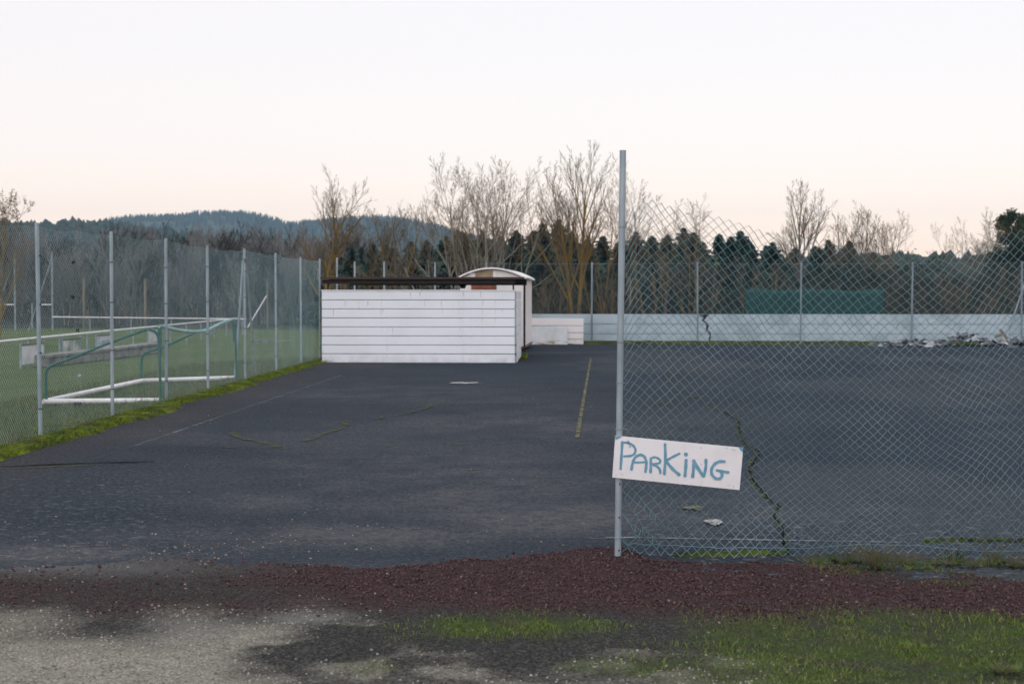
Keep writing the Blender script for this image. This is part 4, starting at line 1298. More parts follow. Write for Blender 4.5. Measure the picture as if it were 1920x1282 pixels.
def ribbon(pts, w, z, closed=False):
    """flat brush stroke in the XZ plane (list of (x, z)) -> verts, faces at y = z"""
    P = [np.array(p, float) for p in pts]
    if len(P) > 2:
        Q = []
        for i in range(len(P) - 1):
            p0, p1, p2, p3 = P[max(i - 1, 0)], P[i], P[i + 1], P[min(i + 2, len(P) - 1)]
            for k in range(7):
                t_ = k / 7
                Q.append(0.5 * (2 * p1 + (p2 - p0) * t_ + (2 * p0 - 5 * p1 + 4 * p2 - p3) * t_ ** 2 + (3 * p1 - p0 - 3 * p2 + p3) * t_ ** 3))
        Q.append(P[-1]); P = Q
    nP = len(P); V = []; Fc = []
    nrm = []
    for i in range(nP):
        d = P[min(i + 1, nP - 1)] - P[max(i - 1, 0)]
        d = d / (np.linalg.norm(d) + 1e-9); nrm.append((d, np.array([-d[1], d[0]])))
    ww = [w * (1 + 0.10 * math.sin(i * 0.9 + w * 91)) / 2 for i in range(nP)]
    for i in range(nP):
        n_ = nrm[i][1] * ww[i]
        V += [P[i] + n_, P[i] - n_]
        if i: Fc.append((2 * i - 2, 2 * i - 1, 2 * i + 1, 2 * i))
    for end, sg in ((0, -1), (nP - 1, 1)):
        b = len(V); V.append(P[end])
        d, n_ = nrm[end]
        for k in range(9):
            a = -math.pi / 2 + math.pi * k / 8
            V.append(P[end] + (d * sg * math.cos(a) * 0.75 + n_ * math.sin(a)) * ww[end])
            if k: Fc.append((b, b + k, b + k + 1))
    return [(v[0], z, v[1]) for v in V], Fc

boards = [(36, 78, 648, 684, 'ad_white', 'weathered white advertising board nearest the left edge, under the touchline rail'),
          (114, 147, 638, 663, 'ad_green', 'advertising board with green stains, second from left under the touchline rail'),
          (178, 206, 630.5, 655.5, 'ad_white', 'advertising board with faded blue lettering under the touchline rail'),
          (275, 293, 622, 642, 'ad_white', 'small plain white board at the far end of the stone bench')]
for i, (x0, x1, y0_, y1_, mt, lb) in enumerate(boards):
    a, b_ = on_rail(x0, y0_), on_rail(x1, y0_ - (x1 - x0) * 0.08)
    ln = b_.y - a.y; hgt = (y1_ - y0_) / F * a.y * 1.0
    e = empty('advertising_board', (RX + 0.05, a.y, FZ)); tag(e, lb, 'board', 'boards along the touchline rail')
    zt = a.z - FZ
    mb = MB(); mb.box((0, ln / 2, zt - hgt / 2), (0.02, ln, hgt)); pn = mb.build('panel', M[mt], e)
    mb = MB(); mb.box((0.004, ln / 2, zt + 0.012), (0.05, ln + 0.04, 0.03)); mb.build('top_frame', M['dark_metal'] if i < 3 else M['ad_white'], e)
    for yy in (-0.04, ln + 0.04):
        mb = MB(); mb.box((0, yy, (zt + 0.08) / 2), (0.05, 0.05, zt + 0.1)); mb.build('post', M['galv_dull'], e)
    if i == 2:
        # faded brush lettering, an S and four rounded letters
        sw = ln / 10
        strokes = [[(2.0, .80), (1.2, .86), (0.8, .74), (1.3, .62), (1.8, .52), (1.3, .40), (0.7, .46)], [(2.5, .62), (2.6, .42), (3.2, .40), (3.6, .62), (3.6, .40)],
                   [(4.9, .60), (4.2, .58), (4.1, .42), (4.8, .42), (5.0, .64), (5.1, .40)], [(5.9, .62), (5.5, .50), (6.1, .40), (6.6, .50), (6.0, .62)], [(7.9, .60), (7.2, .58), (7.1, .42), (7.8, .42), (8.0, .64), (8.2, .38)]]
        V = []; Fc = []
        for s_ in strokes:
            vv, fc = ribbon([(px * sw, pz * hgt) for px, pz in s_], 0.045, 0.0)
            b0_ = len(V); V += [(0.0135, q[0], zt - hgt + q[2]) for q in vv]; Fc += [tuple(b0_ + k for k in f) for f in fc]
        me = bpy.data.meshes.new('lettering'); me.from_pydata(V, [], Fc); link('lettering', me, M['blue_ink'], pn)

# stone bench
ba, bb = gp(90, 689, FZ), gp(305, 661, FZ)
bn = empty('stone_bench', ba, 0); tag(bn, 'long low rough stone bench beside the touchline rail', 'bench')
dirb = (bb - ba); Lb = dirb.length; dirb.normalize(); nb = Vector((dirb.y, -dirb.x, 0))
nst = 9
for i in range(nst):
    a = i * Lb / nst; l_ = Lb / nst - 0.02
    mb = MB(); c0 = dirb * (a + l_ / 2) - nb * 0.25 + Vector((0, 0, 0.13 + random.uniform(-.01, .01)))
    mb.box(c0, (l_, 0.45, 0.28), math.atan2(dirb.y, dirb.x)); mb.build('stone_block', M['concrete'], bn, bevel=0.03)
ns = 4
for i in range(ns):
    a = i * Lb / ns; l_ = Lb / ns - 0.015
    mb = MB(); c0 = dirb * (a + l_ / 2) - nb * 0.25 + Vector((0, 0, 0.325 + random.uniform(-.008, .008)))
    mb.box(c0, (l_, 0.52, 0.10), math.atan2(dirb.y, dirb.x)); mb.build('cap_slab', M['concrete'], bn, bevel=0.015)

# far rail across the end of the field and the poles
fr = empty('end_rail', at(98, 617, 76)); fr.location.z = FZ
tag(fr, 'thin white rail across the far end of the football field', 'railing')
a, b_ = at(98, 594, 76), at(462, 598, 74)
mb = MB(); mb.tube([a - fr.location, b_ - fr.location], 0.03, 6); mb.build('top_rail', M['white_tube'], fr)
for px in (170, 248, 323, 397, 440, 455):
    k = (px - 98) / (462 - 98); p_ = a.lerp(b_, k)
    mb = MB(); mb.tube([Vector((p_.x, p_.y, FZ - 0.05)) - fr.location, p_ - fr.location], 0.035, 6); mb.build('post', M['galv_dull'], fr)
def pole(px, ytop, Yd, r, mat, label, ybase_z=FZ):
    t_ = at(px, ytop, Yd)
    o = empty('pole', (t_.x, Yd, FZ)); tag(o, label, 'pole', None)
    mb = MB(); mb.tube([(0, 0, -0.05), (0, 0, t_.z - FZ)], r, 8, True); mb.build('shaft', mat, o)
    mb = MB(); mb.tube([(0, 0, t_.z - FZ), (0, 0, t_.z - FZ + 0.05)], r * 1.15, 8, True); mb.build('cap', mat, o)
    return o, t_
o, t_ = pole(27, 477, 82, 0.055, M['galv_dull'], 'tall grey pole near the left edge of the far touchline')
mb = MB(); zb = at(0, 571, 82).z - FZ; mb.tube([(0, 0, zb), (-2.2, 0, zb)], 0.035, 6); mb.build('crossbar', M['white_tube'], o)
mb = MB(); mb.tube([(0, 0, t_.z - FZ - 0.3), (-1.0, -1.5, 0.0)], 0.02, 5); mb.build('stay', M['galv_dull'], o)
o, t_ = pole(97, 474, 82, 0.055, M['galv_dull'], 'tall grey pole standing at the corner of the thin white end rail')
mb = MB(); mb.tube([(0, 0, zb), (-0.65, 0, zb)], 0.035, 6); mb.build('crossbar', M['white_tube'], o)
mb = MB(); mb.tube([(0, 0, t_.z - FZ - 0.3), (-0.9, -1.5, 0.0)], 0.02, 5); mb.build('stay', M['galv_dull'], o)
pole(60, 570, 86, 0.05, M['galv_dull'], 'short grey pole between the two tall poles beyond the field')
pole(157, 523, 86, 0.09, M['wood'], 'wooden pole behind the far rail, left of two')
pole(272, 524, 86, 0.09, M['wood'], 'wooden pole behind the far rail, right of two')
o, t_ = pole(501, 527, 80, 0.05, M['wood'], 'brown pole with a slanting white stay behind the long fence')
q = at(464, 614, 79.5); p_ = at(500, 554, 80)
mb = MB(); mb.tube([p_ - o.location, q - o.location], 0.035, 6); mb.build('stay', M['white_tube'], o)
# long pale kerb in the far field
a, b_ = gp(470, 643, FZ), gp(640, 644, FZ)
kb = empty('concrete_kerb', a); tag(kb, 'pale concrete kerb across the grass behind the long fence', 'kerb')
dk = b_ - a
for i in range(6):
    mb = MB(); c0 = dk * ((i + 0.5) / 6); mb.box(c0 + Vector((0, 0, 0.06)), (dk.length / 6 - 0.02, 0.18, 0.14), math.atan2(dk.y, dk.x)); mb.build('kerb_stone', M['concrete'], kb, bevel=0.01)

# the small portable goal lying by the fence
g00, g01 = gp(82, 758), gp(304, 756)          # near side base bar
g10, g11 = gp(266, 718), gp(444, 712)         # far side base bar
goal = empty('portable_goal', g01); tag(goal, 'portable football goal with green side frames and white base bars by the fence', 'goal')
GO = goal.location.copy()
def gz(p): return Vector((p.x, p.y, 0.0))
for a, b_ in ((g00, g01), (g00, g10), (g10, g11)):
    a_, b2 = a - GO + Vector((0, 0, 0.045)), b_ - GO + Vector((0, 0, 0.045))
    mb = MB(); mb.tube([a_, b2], 0.040, 12, True); mb.build('base_bar', M['white_tube'], goal, True)
def smooth_path(pts, k=6):
    P = [Vector(p) for p in pts]; Q = []
    for i in range(len(P) - 1):
        p0, p1, p2, p3 = P[max(i - 1, 0)], P[i], P[i + 1], P[min(i + 2, len(P) - 1)]
        for j in range(k):
            t_ = j / k
            Q.append(0.5 * (2 * p1 + (p2 - p0) * t_ + (2 * p0 - 5 * p1 + 4 * p2 - p3) * t_ ** 2 + (3 * p1 - p0 - 3 * p2 + p3) * t_ ** 3))
    Q.append(P[-1]); return Q
Yn, Yf_ = g00.y, g10.y
near = [at(87, 756, Yn), at(86, 710, Yn), at(88, 694, Yn), at(100, 684, Yn), at(130, 673, Yn), at(200, 645, Yn), at(262, 622, Yn), at(280, 618, Yn), at(294, 626, Yn), at(298, 645, Yn), at(300, 700, Yn), at(301, 755, Yn)]
far_ = [at(266, 717, Yf_), at(265, 680, Yf_), at(268, 667, Yf_), at(278, 659, Yf_), at(310, 649, Yf_), at(370, 622, Yf_), at(425, 602, Yf_), at(436, 600, Yf_), at(440, 610, Yf_), at(442, 650, Yf_), at(443, 690, Yf_), at(444, 712, Yf_)]
tops = []
for path in (near, far_):
    mb = MB(); mb.tube([p - GO for p in smooth_path(path)], 0.021, 10, True); mb.build('side_frame', M['green_tube'], goal, True)
mb = MB(); p0 = at(298, 611, Yn); mb.tube([at(300, 665, Yn) - GO + Vector((0, .03, 0)), p0 - GO + Vector((0, .03, 0))], 0.03, 10, True); mb.build('upright', M['green_tube'], goal)
mb = MB(); p1 = at(437, 598, Yf_); mb.tube([at(439, 640, Yf_) - GO + Vector((0, .03, 0)), p1 - GO + Vector((0, .03, 0))], 0.03, 10, True); mb.build('upright', M['green_tube'], goal)
M['pale_teal'] = mat_noise('pale_green_enamel', (0.30, 0.42, 0.40), (0.20, 0.32, 0.31), 5, rough=0.5)
mid = [p0, at(315, 615, Yn + 0.9), at(340, 620, Yn + 1.9), at(368, 622, Yn + 3.0), at(390, 618, Yn + 3.8), at(415, 606, Yn + 4.6), p1]
mb = MB(); mb.tube([p - GO for p in smooth_path(mid)], 0.03, 10, True); mb.build('crossbar', M['pale_teal'], goal, True)
mb = MB(); c0 = at(147, 757, Yn) - GO; mb.tube([c0 + Vector((-0.05, -0.04, 0)), c0 + Vector((0.05, -0.04, 0))], 0.03, 8, True); mb.build('bracket', M['dark'], goal)
cup = gp(146, 706, -0.1)
mb = MB(); mb.tube([cup + Vector((0, 0, 0.0)), cup + Vector((0.05, 0, 0.03)), cup + Vector((0.07, 0, 0.03))], [0.02, 0.03, 0.01], 8, True)
tag(mb.build('plastic_scrap', mat_noise('pale_blue_plastic', (0.20, 0.38, 0.48), (0.3, 0.45, 0.55), 9)), 'pale blue plastic scrap on the grass behind the goal', 'litter')

# ------------------------------------------------------------------ the PARKING sign
ZS = 6.4
def zpx(x, y): return 1120 + x / ZS, 800 + y / ZS
YB = YF - 0.034
TL, TR, BR, BL = [at(*zpx(*q), YB) for q in ((215, 105), (1750, 250), (1705, 755), (180, 605))]
ctr = (TL + TR + BL + BR) / 4
sign = empty('parking_sign', ctr); tag(sign, 'tilted white board hand painted PARKING in blue on the foreground post', 'sign')
ex = ((TR - TL) + (BR - BL)) / 2; ez = ((TL - BL) + (TR - BR)) / 2
ex.y = 0; ez.y = 0
def S2(x, y, yoff):       # zoom pixel -> sign local
    p = at(*zpx(x, y), YB) - ctr
    return (p.x, yoff, p.z)
mb = MB()
cor = [TL, TR, BR, BL]
nxs = 12
V = []; 
for yo in (-0.005, 0.005):
    for j in range(2):
        for i in range(nxs):
            a = i / (nxs - 1)
            p = (TL.lerp(TR, a)).lerp(BL.lerp(BR, a), j) - ctr
            V.append((p.x, yo, p.z))
def idx(l, j, i): return l * 2 * nxs + j * nxs + i
Fc = []
for i in range(nxs - 1):
    Fc.append((idx(0, 0, i), idx(0, 1, i), idx(0, 1, i + 1), idx(0, 0, i + 1)))
    Fc.append((idx(1, 0, i), idx(1, 0, i + 1), idx(1, 1, i + 1), idx(1, 1, i)))
    Fc.append((idx(0, 0, i), idx(0, 0, i + 1), idx(1, 0, i + 1), idx(1, 0, i)))
    Fc.append((idx(0, 1, i + 1), idx(0, 1, i), idx(1, 1, i), idx(1, 1, i + 1)))
Fc.append((idx(0, 0, 0), idx(1, 0, 0), idx(1, 1, 0), idx(0, 1, 0))); Fc.append((idx(0, 1, nxs - 1), idx(1, 1, nxs - 1), idx(1, 0, nxs - 1), idx(0, 0, nxs - 1)))
me = bpy.data.meshes.new('board'); me.from_pydata(V, [], Fc)
m, t, b = nodes_of('sign_white_paint')
v = coords(t)
col = mixc(t, remap(t, noise(t, 3, 5, 0.6, v), 0.4, 0.75), (0.80, 0.745, 0.765), (0.70, 0.65, 0.655))
col = mixc(t, mul(t, remap(t, noise(t, 9, 3, 0.6, coords(t, (4, 1, 0.25))), 0.55, 0.75), 0.22), col, (0.66, 0.52, 0.42))
col = mixc(t, remap(t, noise(t, 38, 2, 0.5, v), 0.735, 0.76), col, (0.30, 0.24, 0.22))
t.links.new(col, b.inputs['Base Color']); b.inputs['Roughness'].default_value = 0.55
bump(t, b, noise(t, 25, 4, 0.6, v), 0.15, 0.003)
bd = link('board', me, m, sign)
M['sign_blue'] = mat_noise('blue_brush_paint', (0.115, 0.27, 0.38), (0.17, 0.34, 0.45), 14, 0.35, 0.7, rough=0.6)
letters = {
 'letter_p': [([(298, 180), (290, 330), (278, 505)], 31), ([(298, 188), (360, 188), (420, 215), (455, 265), (448, 312), (410, 342), (320, 352)], 27)],
 'letter_a': [([(408, 512), (424, 430), (455, 365), (510, 335), (560, 352), (585, 410), (586, 470), (576, 538)], 33), ([(425, 425), (510, 424), (590, 420)], 24)],
 'letter_r': [([(638, 545), (641, 455), (640, 378)], 31), ([(640, 375), (690, 362), (738, 382), (755, 412), (735, 435), (690, 441), (652, 446)], 26), ([(662, 446), (718, 475), (748, 510), (755, 552)], 29)],
 'letter_k': [([(811, 205), (815, 380), (803, 565)], 32), ([(985, 318), (900, 360), (835, 397)], 28), ([(835, 425), (910, 510), (983, 573)], 36)],
 'letter_i': [([(1064, 395), (1059, 490), (1050, 588)], 36), ([(1056, 328), (1068, 328)], 44)],
 'letter_n': [([(1155, 400), (1154, 490), (1142, 598)], 36), ([(1155, 402), (1210, 500), (1272, 588)], 38), ([(1302, 390), (1300, 480), (1278, 588)], 33)],
 'letter_g': [([(1525, 414), (1462, 414), (1402, 448), (1368, 512), (1378, 575), (1425, 618), (1475, 612), (1497, 575), (1488, 548)], 34), ([(1432, 518), (1500, 532), (1572, 543)], 32)]}
so = 0.0
for nm, sts in letters.items():
    V = []; Fc = []
    for pts, w in sts:
        so += 0.00012
        vv, fc = ribbon(pts, w, 0.0)
        b0_ = len(V); V += [S2(q[0], q[2], -0.0062 - so) for q in vv]; Fc += [tuple(b0_ + k for k in f) for f in fc]
    me = bpy.data.meshes.new(nm); me.from_pydata(V, [], Fc)
    link(nm, me, M['sign_blue'], bd)
for tri in (((216, 106), (300, 114), (262, 138), (214, 160)), ((1690, 245), (1750, 251), (1745, 308), (1722, 285))):
    me = bpy.data.meshes.new('corner_patch'); me.from_pydata([S2(x, y, -0.0058) for x, y in tri], [], [(0, 1, 2, 3)]); link('corner_patch', me, M['sign_blue'], bd)
for (x, y) in ((1622, 268), (1648, 280), (1580, 700), (1632, 712), (222, 580), (295, 565), (372, 165), (385, 235)):
    p = Vector(S2(x, y, -0.006)); mb = MB(); mb.tube([p, p + Vector((0, -0.003, 0))], 0.0022, 8, True); mb.build('nail', M['dark'], bd)
mb = MB(); mb.tube([S2(372, 160, -0.010), S2(360, 190, -0.012), S2(395, 215, -0.010), S2(392, 245, -0.008)], 0.0013, 5); mb.build('binding_wire', M['dark'], bd)

# ------------------------------------------------------------------ trees
def norm(v):
    l = math.sqrt(v[0] ** 2 + v[1] ** 2 + v[2] ** 2) or 1e-9
    return (v[0] / l, v[1] / l, v[2] / l)

def bare_tree(seed, H, stems=1, spread=0.5, nch=(9, 7, 5, 3), ang=(0.34, 0.82), tr=0.10, up=0.06, wig=0.06, low=0.25, stem_tilt=0.3, tip=0.006, ratio=(0.50, 0.5, 0.46, 0.5), split=1, fork=None):
    """returns (trunk MB, crown MB) rooted at the origin"""
    R = random.Random(seed)
    trunk, crown = MB(), MB()
    sides = (8, 6, 4, 3, 3)
    def grow(p, d, L, r, lev):
        ns = (7, 6, 4, 3, 2)[lev]
        P = [p]; D = [d]; Rr = [r]
        for i in range(ns):
            g = up * (1.0 if lev > 0 else 0.4)
            w = wig * (0.5, 1.0, 0.8, 0.6, 0.5)[lev]
            d = norm((d[0] + R.gauss(0, w), d[1] + R.gauss(0, w), d[2] + R.gauss(0, w * 0.6) + g))
            q = (P[-1][0] + d[0] * L / ns, P[-1][1] + d[1] * L / ns, P[-1][2] + d[2] * L / ns)
            P.append(q); D.append(d)
            f = (i + 1) / ns
            Rr.append(max(tip, r * (1 - 0.72 * f)))
        (trunk if lev <= split - 1 else crown).tube(P, Rr, sides[lev])
        if lev >= len(nch): return
        n_ = max(1, int(nch[lev] * R.uniform(0.8, 1.2)))
        t0 = low if lev == 0 else 0.30
        az = R.uniform(0, 6.28)
        for j in range(n_):
            t_ = t0 + (1 - t0) * ((j + R.uniform(0.1, 0.9)) / n_)
            x = t_ * ns; i = min(int(x), ns - 1); f = x - i
            q = tuple(P[i][k] + (P[i + 1][k] - P[i][k]) * f for k in range(3))
            rr = (Rr[i] + (Rr[i + 1] - Rr[i]) * f)
            dd = D[i + 1]
            az += 2.4 + R.uniform(-0.6, 0.6)
            a = R.uniform(*ang) * (1.15 - 0.4 * t_)
            ref = (0, 0, 1) if abs(dd[2]) < 0.9 else (1, 0, 0)
            e1 = norm((dd[1] * ref[2] - dd[2] * ref[1], dd[2] * ref[0] - dd[0] * ref[2], dd[0] * ref[1] - dd[1] * ref[0]))
            e2 = (dd[1] * e1[2] - dd[2] * e1[1], dd[2] * e1[0] - dd[0] * e1[2], dd[0] * e1[1] - dd[1] * e1[0])
            ca_, sa_, cb, sb = math.cos(a), math.sin(a), math.cos(az), math.sin(az)
            nd = norm(tuple(dd[k] * ca_ + (e1[k] * cb + e2[k] * sb) * sa_ for k in range(3)))
            LL_ = L * ratio[lev] * (1.1 - 0.55 * t_) * R.uniform(0.7, 1.25) * (1 + spread * 0.4 if lev == 0 else 1)
            grow(q, nd, LL_, max(tip, rr * (0.64 if lev < 2 else 0.66)), lev + 1)
    for s_ in range(stems):
        a = s_ * 6.283 / max(1, stems) + R.uniform(-0.5, 0.5)
        tl = stem_tilt * R.uniform(0.4, 1.2) if stems > 1 else R.uniform(0, 0.06)
        d = norm((math.cos(a) * tl, math.sin(a) * tl, 1))
        grow((math.cos(a) * 0.12 * (stems > 1), math.sin(a) * 0.12 * (stems > 1), -0.1), d, H * (R.uniform(0.75, 1.0) if stems > 1 and s_ else 1.0) * 0.93, tr * (1 if stems == 1 else 0.75), 0)
    return trunk, crown

def tree_obj(name, loc, tm, cm, tmat, cmat, label, cat, group=None, rz=0.0, s=1.0):
    o = empty(name, loc, rz); o.scale = (s, s, s)
    tag(o, label, cat, group)
    link('trunk', tm, tmat, o); link('crown', cm, cmat, o)
    return o

def tree_at(px, ytop, Yd, seed, label, tmat='bark_lichen', cmat='twig', z0=0.0, name='bare_tree', group='bare trees behind the court', **kw):
    H = at(px, ytop, Yd).z - z0
    a, b_ = bare_tree(seed, H, **kw)
    zmax = max(v[2] for v in a.v + b_.v)
    o = tree_obj(name, (at(px, 560, Yd).x, Yd, z0), a.mesh('trunk', True), b_.mesh('crown'), M[tmat], M[cmat], label, 'tree', group)
    k = H / zmax; o.scale = (k, k, k)
    return o

BT = 'bare trees behind the court'
tree_at(606, 303, 60, 101, 'ochre barked bare tree with a full rounded crown above the shelter roof left end', cmat='twig', stems=1, nch=(20, 8, 7, 4), ang=(0.36, 0.74), tr=0.18, low=0.22, up=0.075, spread=0.5, split=2, tip=0.0048)
tree_at(668, 470, 58, 102, 'small ochre bare tree beside the tall rounded one, above the shelter roof', stems=2, nch=(9, 6, 4), tr=0.07, low=0.15)
tree_at(484, 402, 92, 103, 'dark round bare tree in front of the far hill, left of the shelter', tmat='bark_dark', cmat='twig_dark', stems=1, nch=(13, 9, 6, 3), ang=(0.5, 1.1), tr=0.13, low=0.15, spread=1.0, z0=FZ, tip=0.0046)
tree_at(735, 352, 62, 104, 'many stemmed bare tree with fine pinkish twigs behind the middle of the shelter', stems=4, nch=(8, 7, 6, 4), tr=0.10, low=0.3, stem_tilt=0.18, tip=0.0046)
tree_at(700, 455, 66, 105, 'low ochre limbed bare tree behind the shelter, under the pinkish one', stems=3, nch=(7, 6, 4), tr=0.08, stem_tilt=0.5)
tree_at(866, 284, 57, 106, 'pale barked bare tree leaning left with long upswept limbs, left of the caravan roof', tmat='bark_pale', cmat='bark_pale' if False else 'twig', stems=3, nch=(8, 7, 6, 4), tr=0.11, low=0.32, stem_tilt=0.26, up=0.055, tip=0.0046, split=2)
tree_at(905, 298, 56, 107, 'pale many stemmed bare tree rising straight above the caravan roof', tmat='bark_pale', stems=4, nch=(8, 7, 6, 4), tr=0.11, low=0.3, stem_tilt=0.20, tip=0.0046, split=2)
tree_at(948, 296, 58, 108, 'pale bare tree leaning right above the caravan roof', tmat='bark_pale', stems=3, nch=(8, 7, 6, 4), tr=0.10, low=0.25, stem_tilt=0.26, tip=0.0046, split=2)
tree_at(820, 432, 55, 109, 'tangled low pale bare tree over the shelter roof', tmat='bark_pale', cmat='bark_grey', stems=5, nch=(8, 6, 4), tr=0.07, low=0.2, stem_tilt=0.9, up=0.03)
tree_at(1078, 262, 54, 110, 'tallest bare tree with an ochre trunk, just left of the foreground post', stems=2, nch=(14, 8, 6, 4), tr=0.17, low=0.28, stem_tilt=0.10, ang=(0.28, 0.6), up=0.055, tip=0.0046, split=2)
tree_at(1120, 345, 56, 111, 'slim ochre bare tree between the tallest one and the foreground post', stems=2, nch=(8, 6, 5, 3), tr=0.08, stem_tilt=0.2, tip=0.0046)
tree_at(1188, 284, 58, 112, 'tall open crowned bare tree directly behind the foreground post', tmat='bark_grey', stems=2, nch=(8, 6, 6, 4), tr=0.09, stem_tilt=0.08, low=0.4, tip=0.0046)
tree_at(1237, 372, 62, 113, 'fine twigged bare tree just right of the foreground post', stems=2, nch=(8, 6, 5, 3), tr=0.07, stem_tilt=0.12, tip=0.0046)
tree_at(1297, 358, 62, 114, 'slender bare tree with three thin leaders above the spruces', stems=2, nch=(8, 6, 5, 3), tr=0.08, stem_tilt=0.12, low=0.5, tip=0.0046)
tree_at(1504, 332, 66, 115, 'upright bare tree with a narrow pointed crown, first right of the spruces', tmat='bark_grey', stems=1, nch=(15, 8, 6, 4), tr=0.13, low=0.35, ang=(0.30, 0.66), up=0.055, tip=0.0046, split=2)
tree_at(1602, 372, 68, 116, 'broad fan shaped bare tree in the middle of the right hand group', tmat='bark_grey', stems=3, nch=(10, 7, 6, 4), tr=0.12, low=0.3, stem_tilt=0.22, ang=(0.30, 0.66), up=0.055, tip=0.0046, split=2)
tree_at(1652, 392, 70, 117, 'bushy bare tree leaning right, last of the right hand group', tmat='bark_grey', stems=3, nch=(9, 7, 6, 4), tr=0.10, stem_tilt=0.3, tip=0.0046)
tree_at(1848, 384, 72, 118, 'bare tree with sparse leaning twigs left of the pine', tmat='bark_grey', stems=3, nch=(8, 7, 6, 4), tr=0.09, stem_tilt=0.3, low=0.4, tip=0.0046)
tree_at(1796, 405, 74, 119, 'thin bare sapling standing alone on the skyline at the right', tmat='bark_grey', stems=2, nch=(8, 6, 5, 3), tr=0.06, stem_tilt=0.2, low=0.4, tip=0.0046)
tree_at(1905, 380, 74, 120, 'dense twigged bare tree at the right edge behind the pine', tmat='bark_grey', stems=3, nch=(9, 7, 5, 3), tr=0.10, stem_tilt=0.3, tip=0.0046)
# slim trunks standing behind the wall
slim = [(1180, 480, 'bark_pale', 'pale slanting trunk behind the wall, just right of the foreground post'), (1042, 480, 'bark_grey', 'slim grey trunk behind the wall, left of the tallest bare tree'),
        (1062, 500, 'bark_lichen', 'leaning ochre sapling between the caravan and the tallest bare tree'), (1215, 455, 'bark_lichen', 'slim ochre trunk, second right of the foreground post'),
        (1245, 470, 'bark_grey', 'slim grey trunk, third right of the foreground post'), (1290, 460, 'bark_lichen', 'straight ochre trunk left of the first far fence post'),
        (1335, 475, 'bark_grey', 'thin grey trunk right of the torn crack in the wall'), (1400, 470, 'bark_lichen', 'ochre trunk above the left end of the green net'),
        (1455, 480, 'bark_lichen', 'ochre sapling above the middle of the green net'), (1140, 470, 'bark_lichen', 'ochre branched sapling just left of the foreground post')]
for i, (px, yt, mt, lb) in enumerate(slim):
    tree_at(px, yt, 53 + i % 4, 140 + i, lb, tmat=mt, cmat='twig', stems=1 + i % 2, nch=(8, 5, 4), tr=0.075, low=0.35, stem_tilt=0.15, tip=0.0046, split=1, name='slim_tree', group='slim trunks behind the wall')
# tree with withered leaves at the left edge
o = tree_at(-8, 352, 58, 121, 'tree with withered orange leaves at the left edge of the picture', z0=FZ, stems=2, nch=(12, 8, 5, 2), tr=0.12, low=0.2, stem_tilt=0.2, tip=0.0046, split=2, group=None)
cr_ = [c for c in o.children if c.name.startswith('crown')][0]
co = np.array([v.co[:] for v in cr_.data.vertices]); sel = co[RNG.integers(0, len(co), 2600)]
sel = sel[sel[:, 2] > co[:, 2].max() * 0.25] + RNG.normal(0, 0.05, (0 + (sel[:, 2] > co[:, 2].max() * 0.25).sum(), 3))
d1_ = RNG.normal(0, 0.05, sel.shape); d2_ = RNG.normal(0, 0.05, sel.shape)
V = np.stack([sel, sel + d1_, sel + d2_], 1).reshape(-1, 3)
link('leaves', mesh_np('leaves', V, np.arange(len(V)).reshape(-1, 3)), M['autumn'], o)['kind'] = 'stuff'

# spruces
def spruce(seed, H):
    R = random.Random(seed)
    tk, cr = MB(), MB()
    tk.tube([(0, 0, -0.1), (0, 0, H * 0.5), (0, 0, H * 0.97)], [0.09, 0.05, 0.012], 7)
    z = 0.06 * H
    while z < H * 0.985:
        f = z / H
        rad = (1 - f) ** 0.85 * H * 0.29 * R.uniform(0.6, 1.3) + 0.03
        nb_ = int(6 + 8 * (1 - f))
        a0 = R.uniform(0, 6.28)
        for k in range(nb_):
            a = a0 + k * 6.283 / nb_ + R.uniform(-0.25, 0.25)
            L_ = rad * R.uniform(0.55, 1.2)
            ca_, sa_ = math.cos(a), math.sin(a)
            droop = R.uniform(-0.15, 0.35) * L_
            hang = 0.075 * H * R.uniform(0.6, 1.3) * (1.15 - 0.7 * f)
            for s_ in range(5):
                t0_ = s_ / 5.0
                for sd in (-1, 1):
                    w = (0.10 + 0.26 * L_ * (1 - t0_ * 0.6)) * R.uniform(0.6, 1.3)
                    q0 = (ca_ * L_ * t0_, sa_ * L_ * t0_, z - droop * t0_)
                    t1_ = t0_ + 0.26
                    q1 = (ca_ * L_ * t1_, sa_ * L_ * t1_, z - droop * t1_ + 0.02)
                    tt = t0_ + R.uniform(0.1, 0.35)
                    q2 = (ca_ * L_ * tt - sa_ * sd * w, sa_ * L_ * tt + ca_ * sd * w, z - droop * tt - hang * R.uniform(0.4, 1.2))
                    cr.tri(q0, q1, q2)
            for s_ in range(2):
                t0_ = R.uniform(0.1, 0.5)
                cr.tri((ca_ * L_ * t0_, sa_ * L_ * t0_, z), (ca_ * L_ * (t0_ + 0.4), sa_ * L_ * (t0_ + 0.4), z - droop), (ca_ * L_ * (t0_ + 0.15), sa_ * L_ * (t0_ + 0.15), z - droop - hang * 1.3))
        z += 0.030 * H * R.uniform(0.8, 1.2) * (1.15 - 0.6 * f)
    cr.tube([(0, 0, H * 0.93), (0, 0, H)], [0.02, 0.006], 4)
    return tk.mesh('trunk', True), cr.mesh('crown')
protos = [spruce(200 + i, 6.0) for i in range(5)]
spr = [(870, 432), (835, 440), (940, 440), (968, 428), (1000, 430), (1018, 414), (1047, 408), (1072, 432), (1100, 445), (1130, 440), (1162, 448), (1192, 432), (1222, 440), (1252, 436), (1282, 424), (1300, 432),
       (1318, 452), (1348, 436), (1370, 440), (1388, 430), (1410, 455), (1448, 452), (1490, 462), (1535, 460), (1565, 474), (1250, 470), (905, 430), (800, 448), (770, 450), (735, 462), (700, 455), (660, 462), (640, 480)]
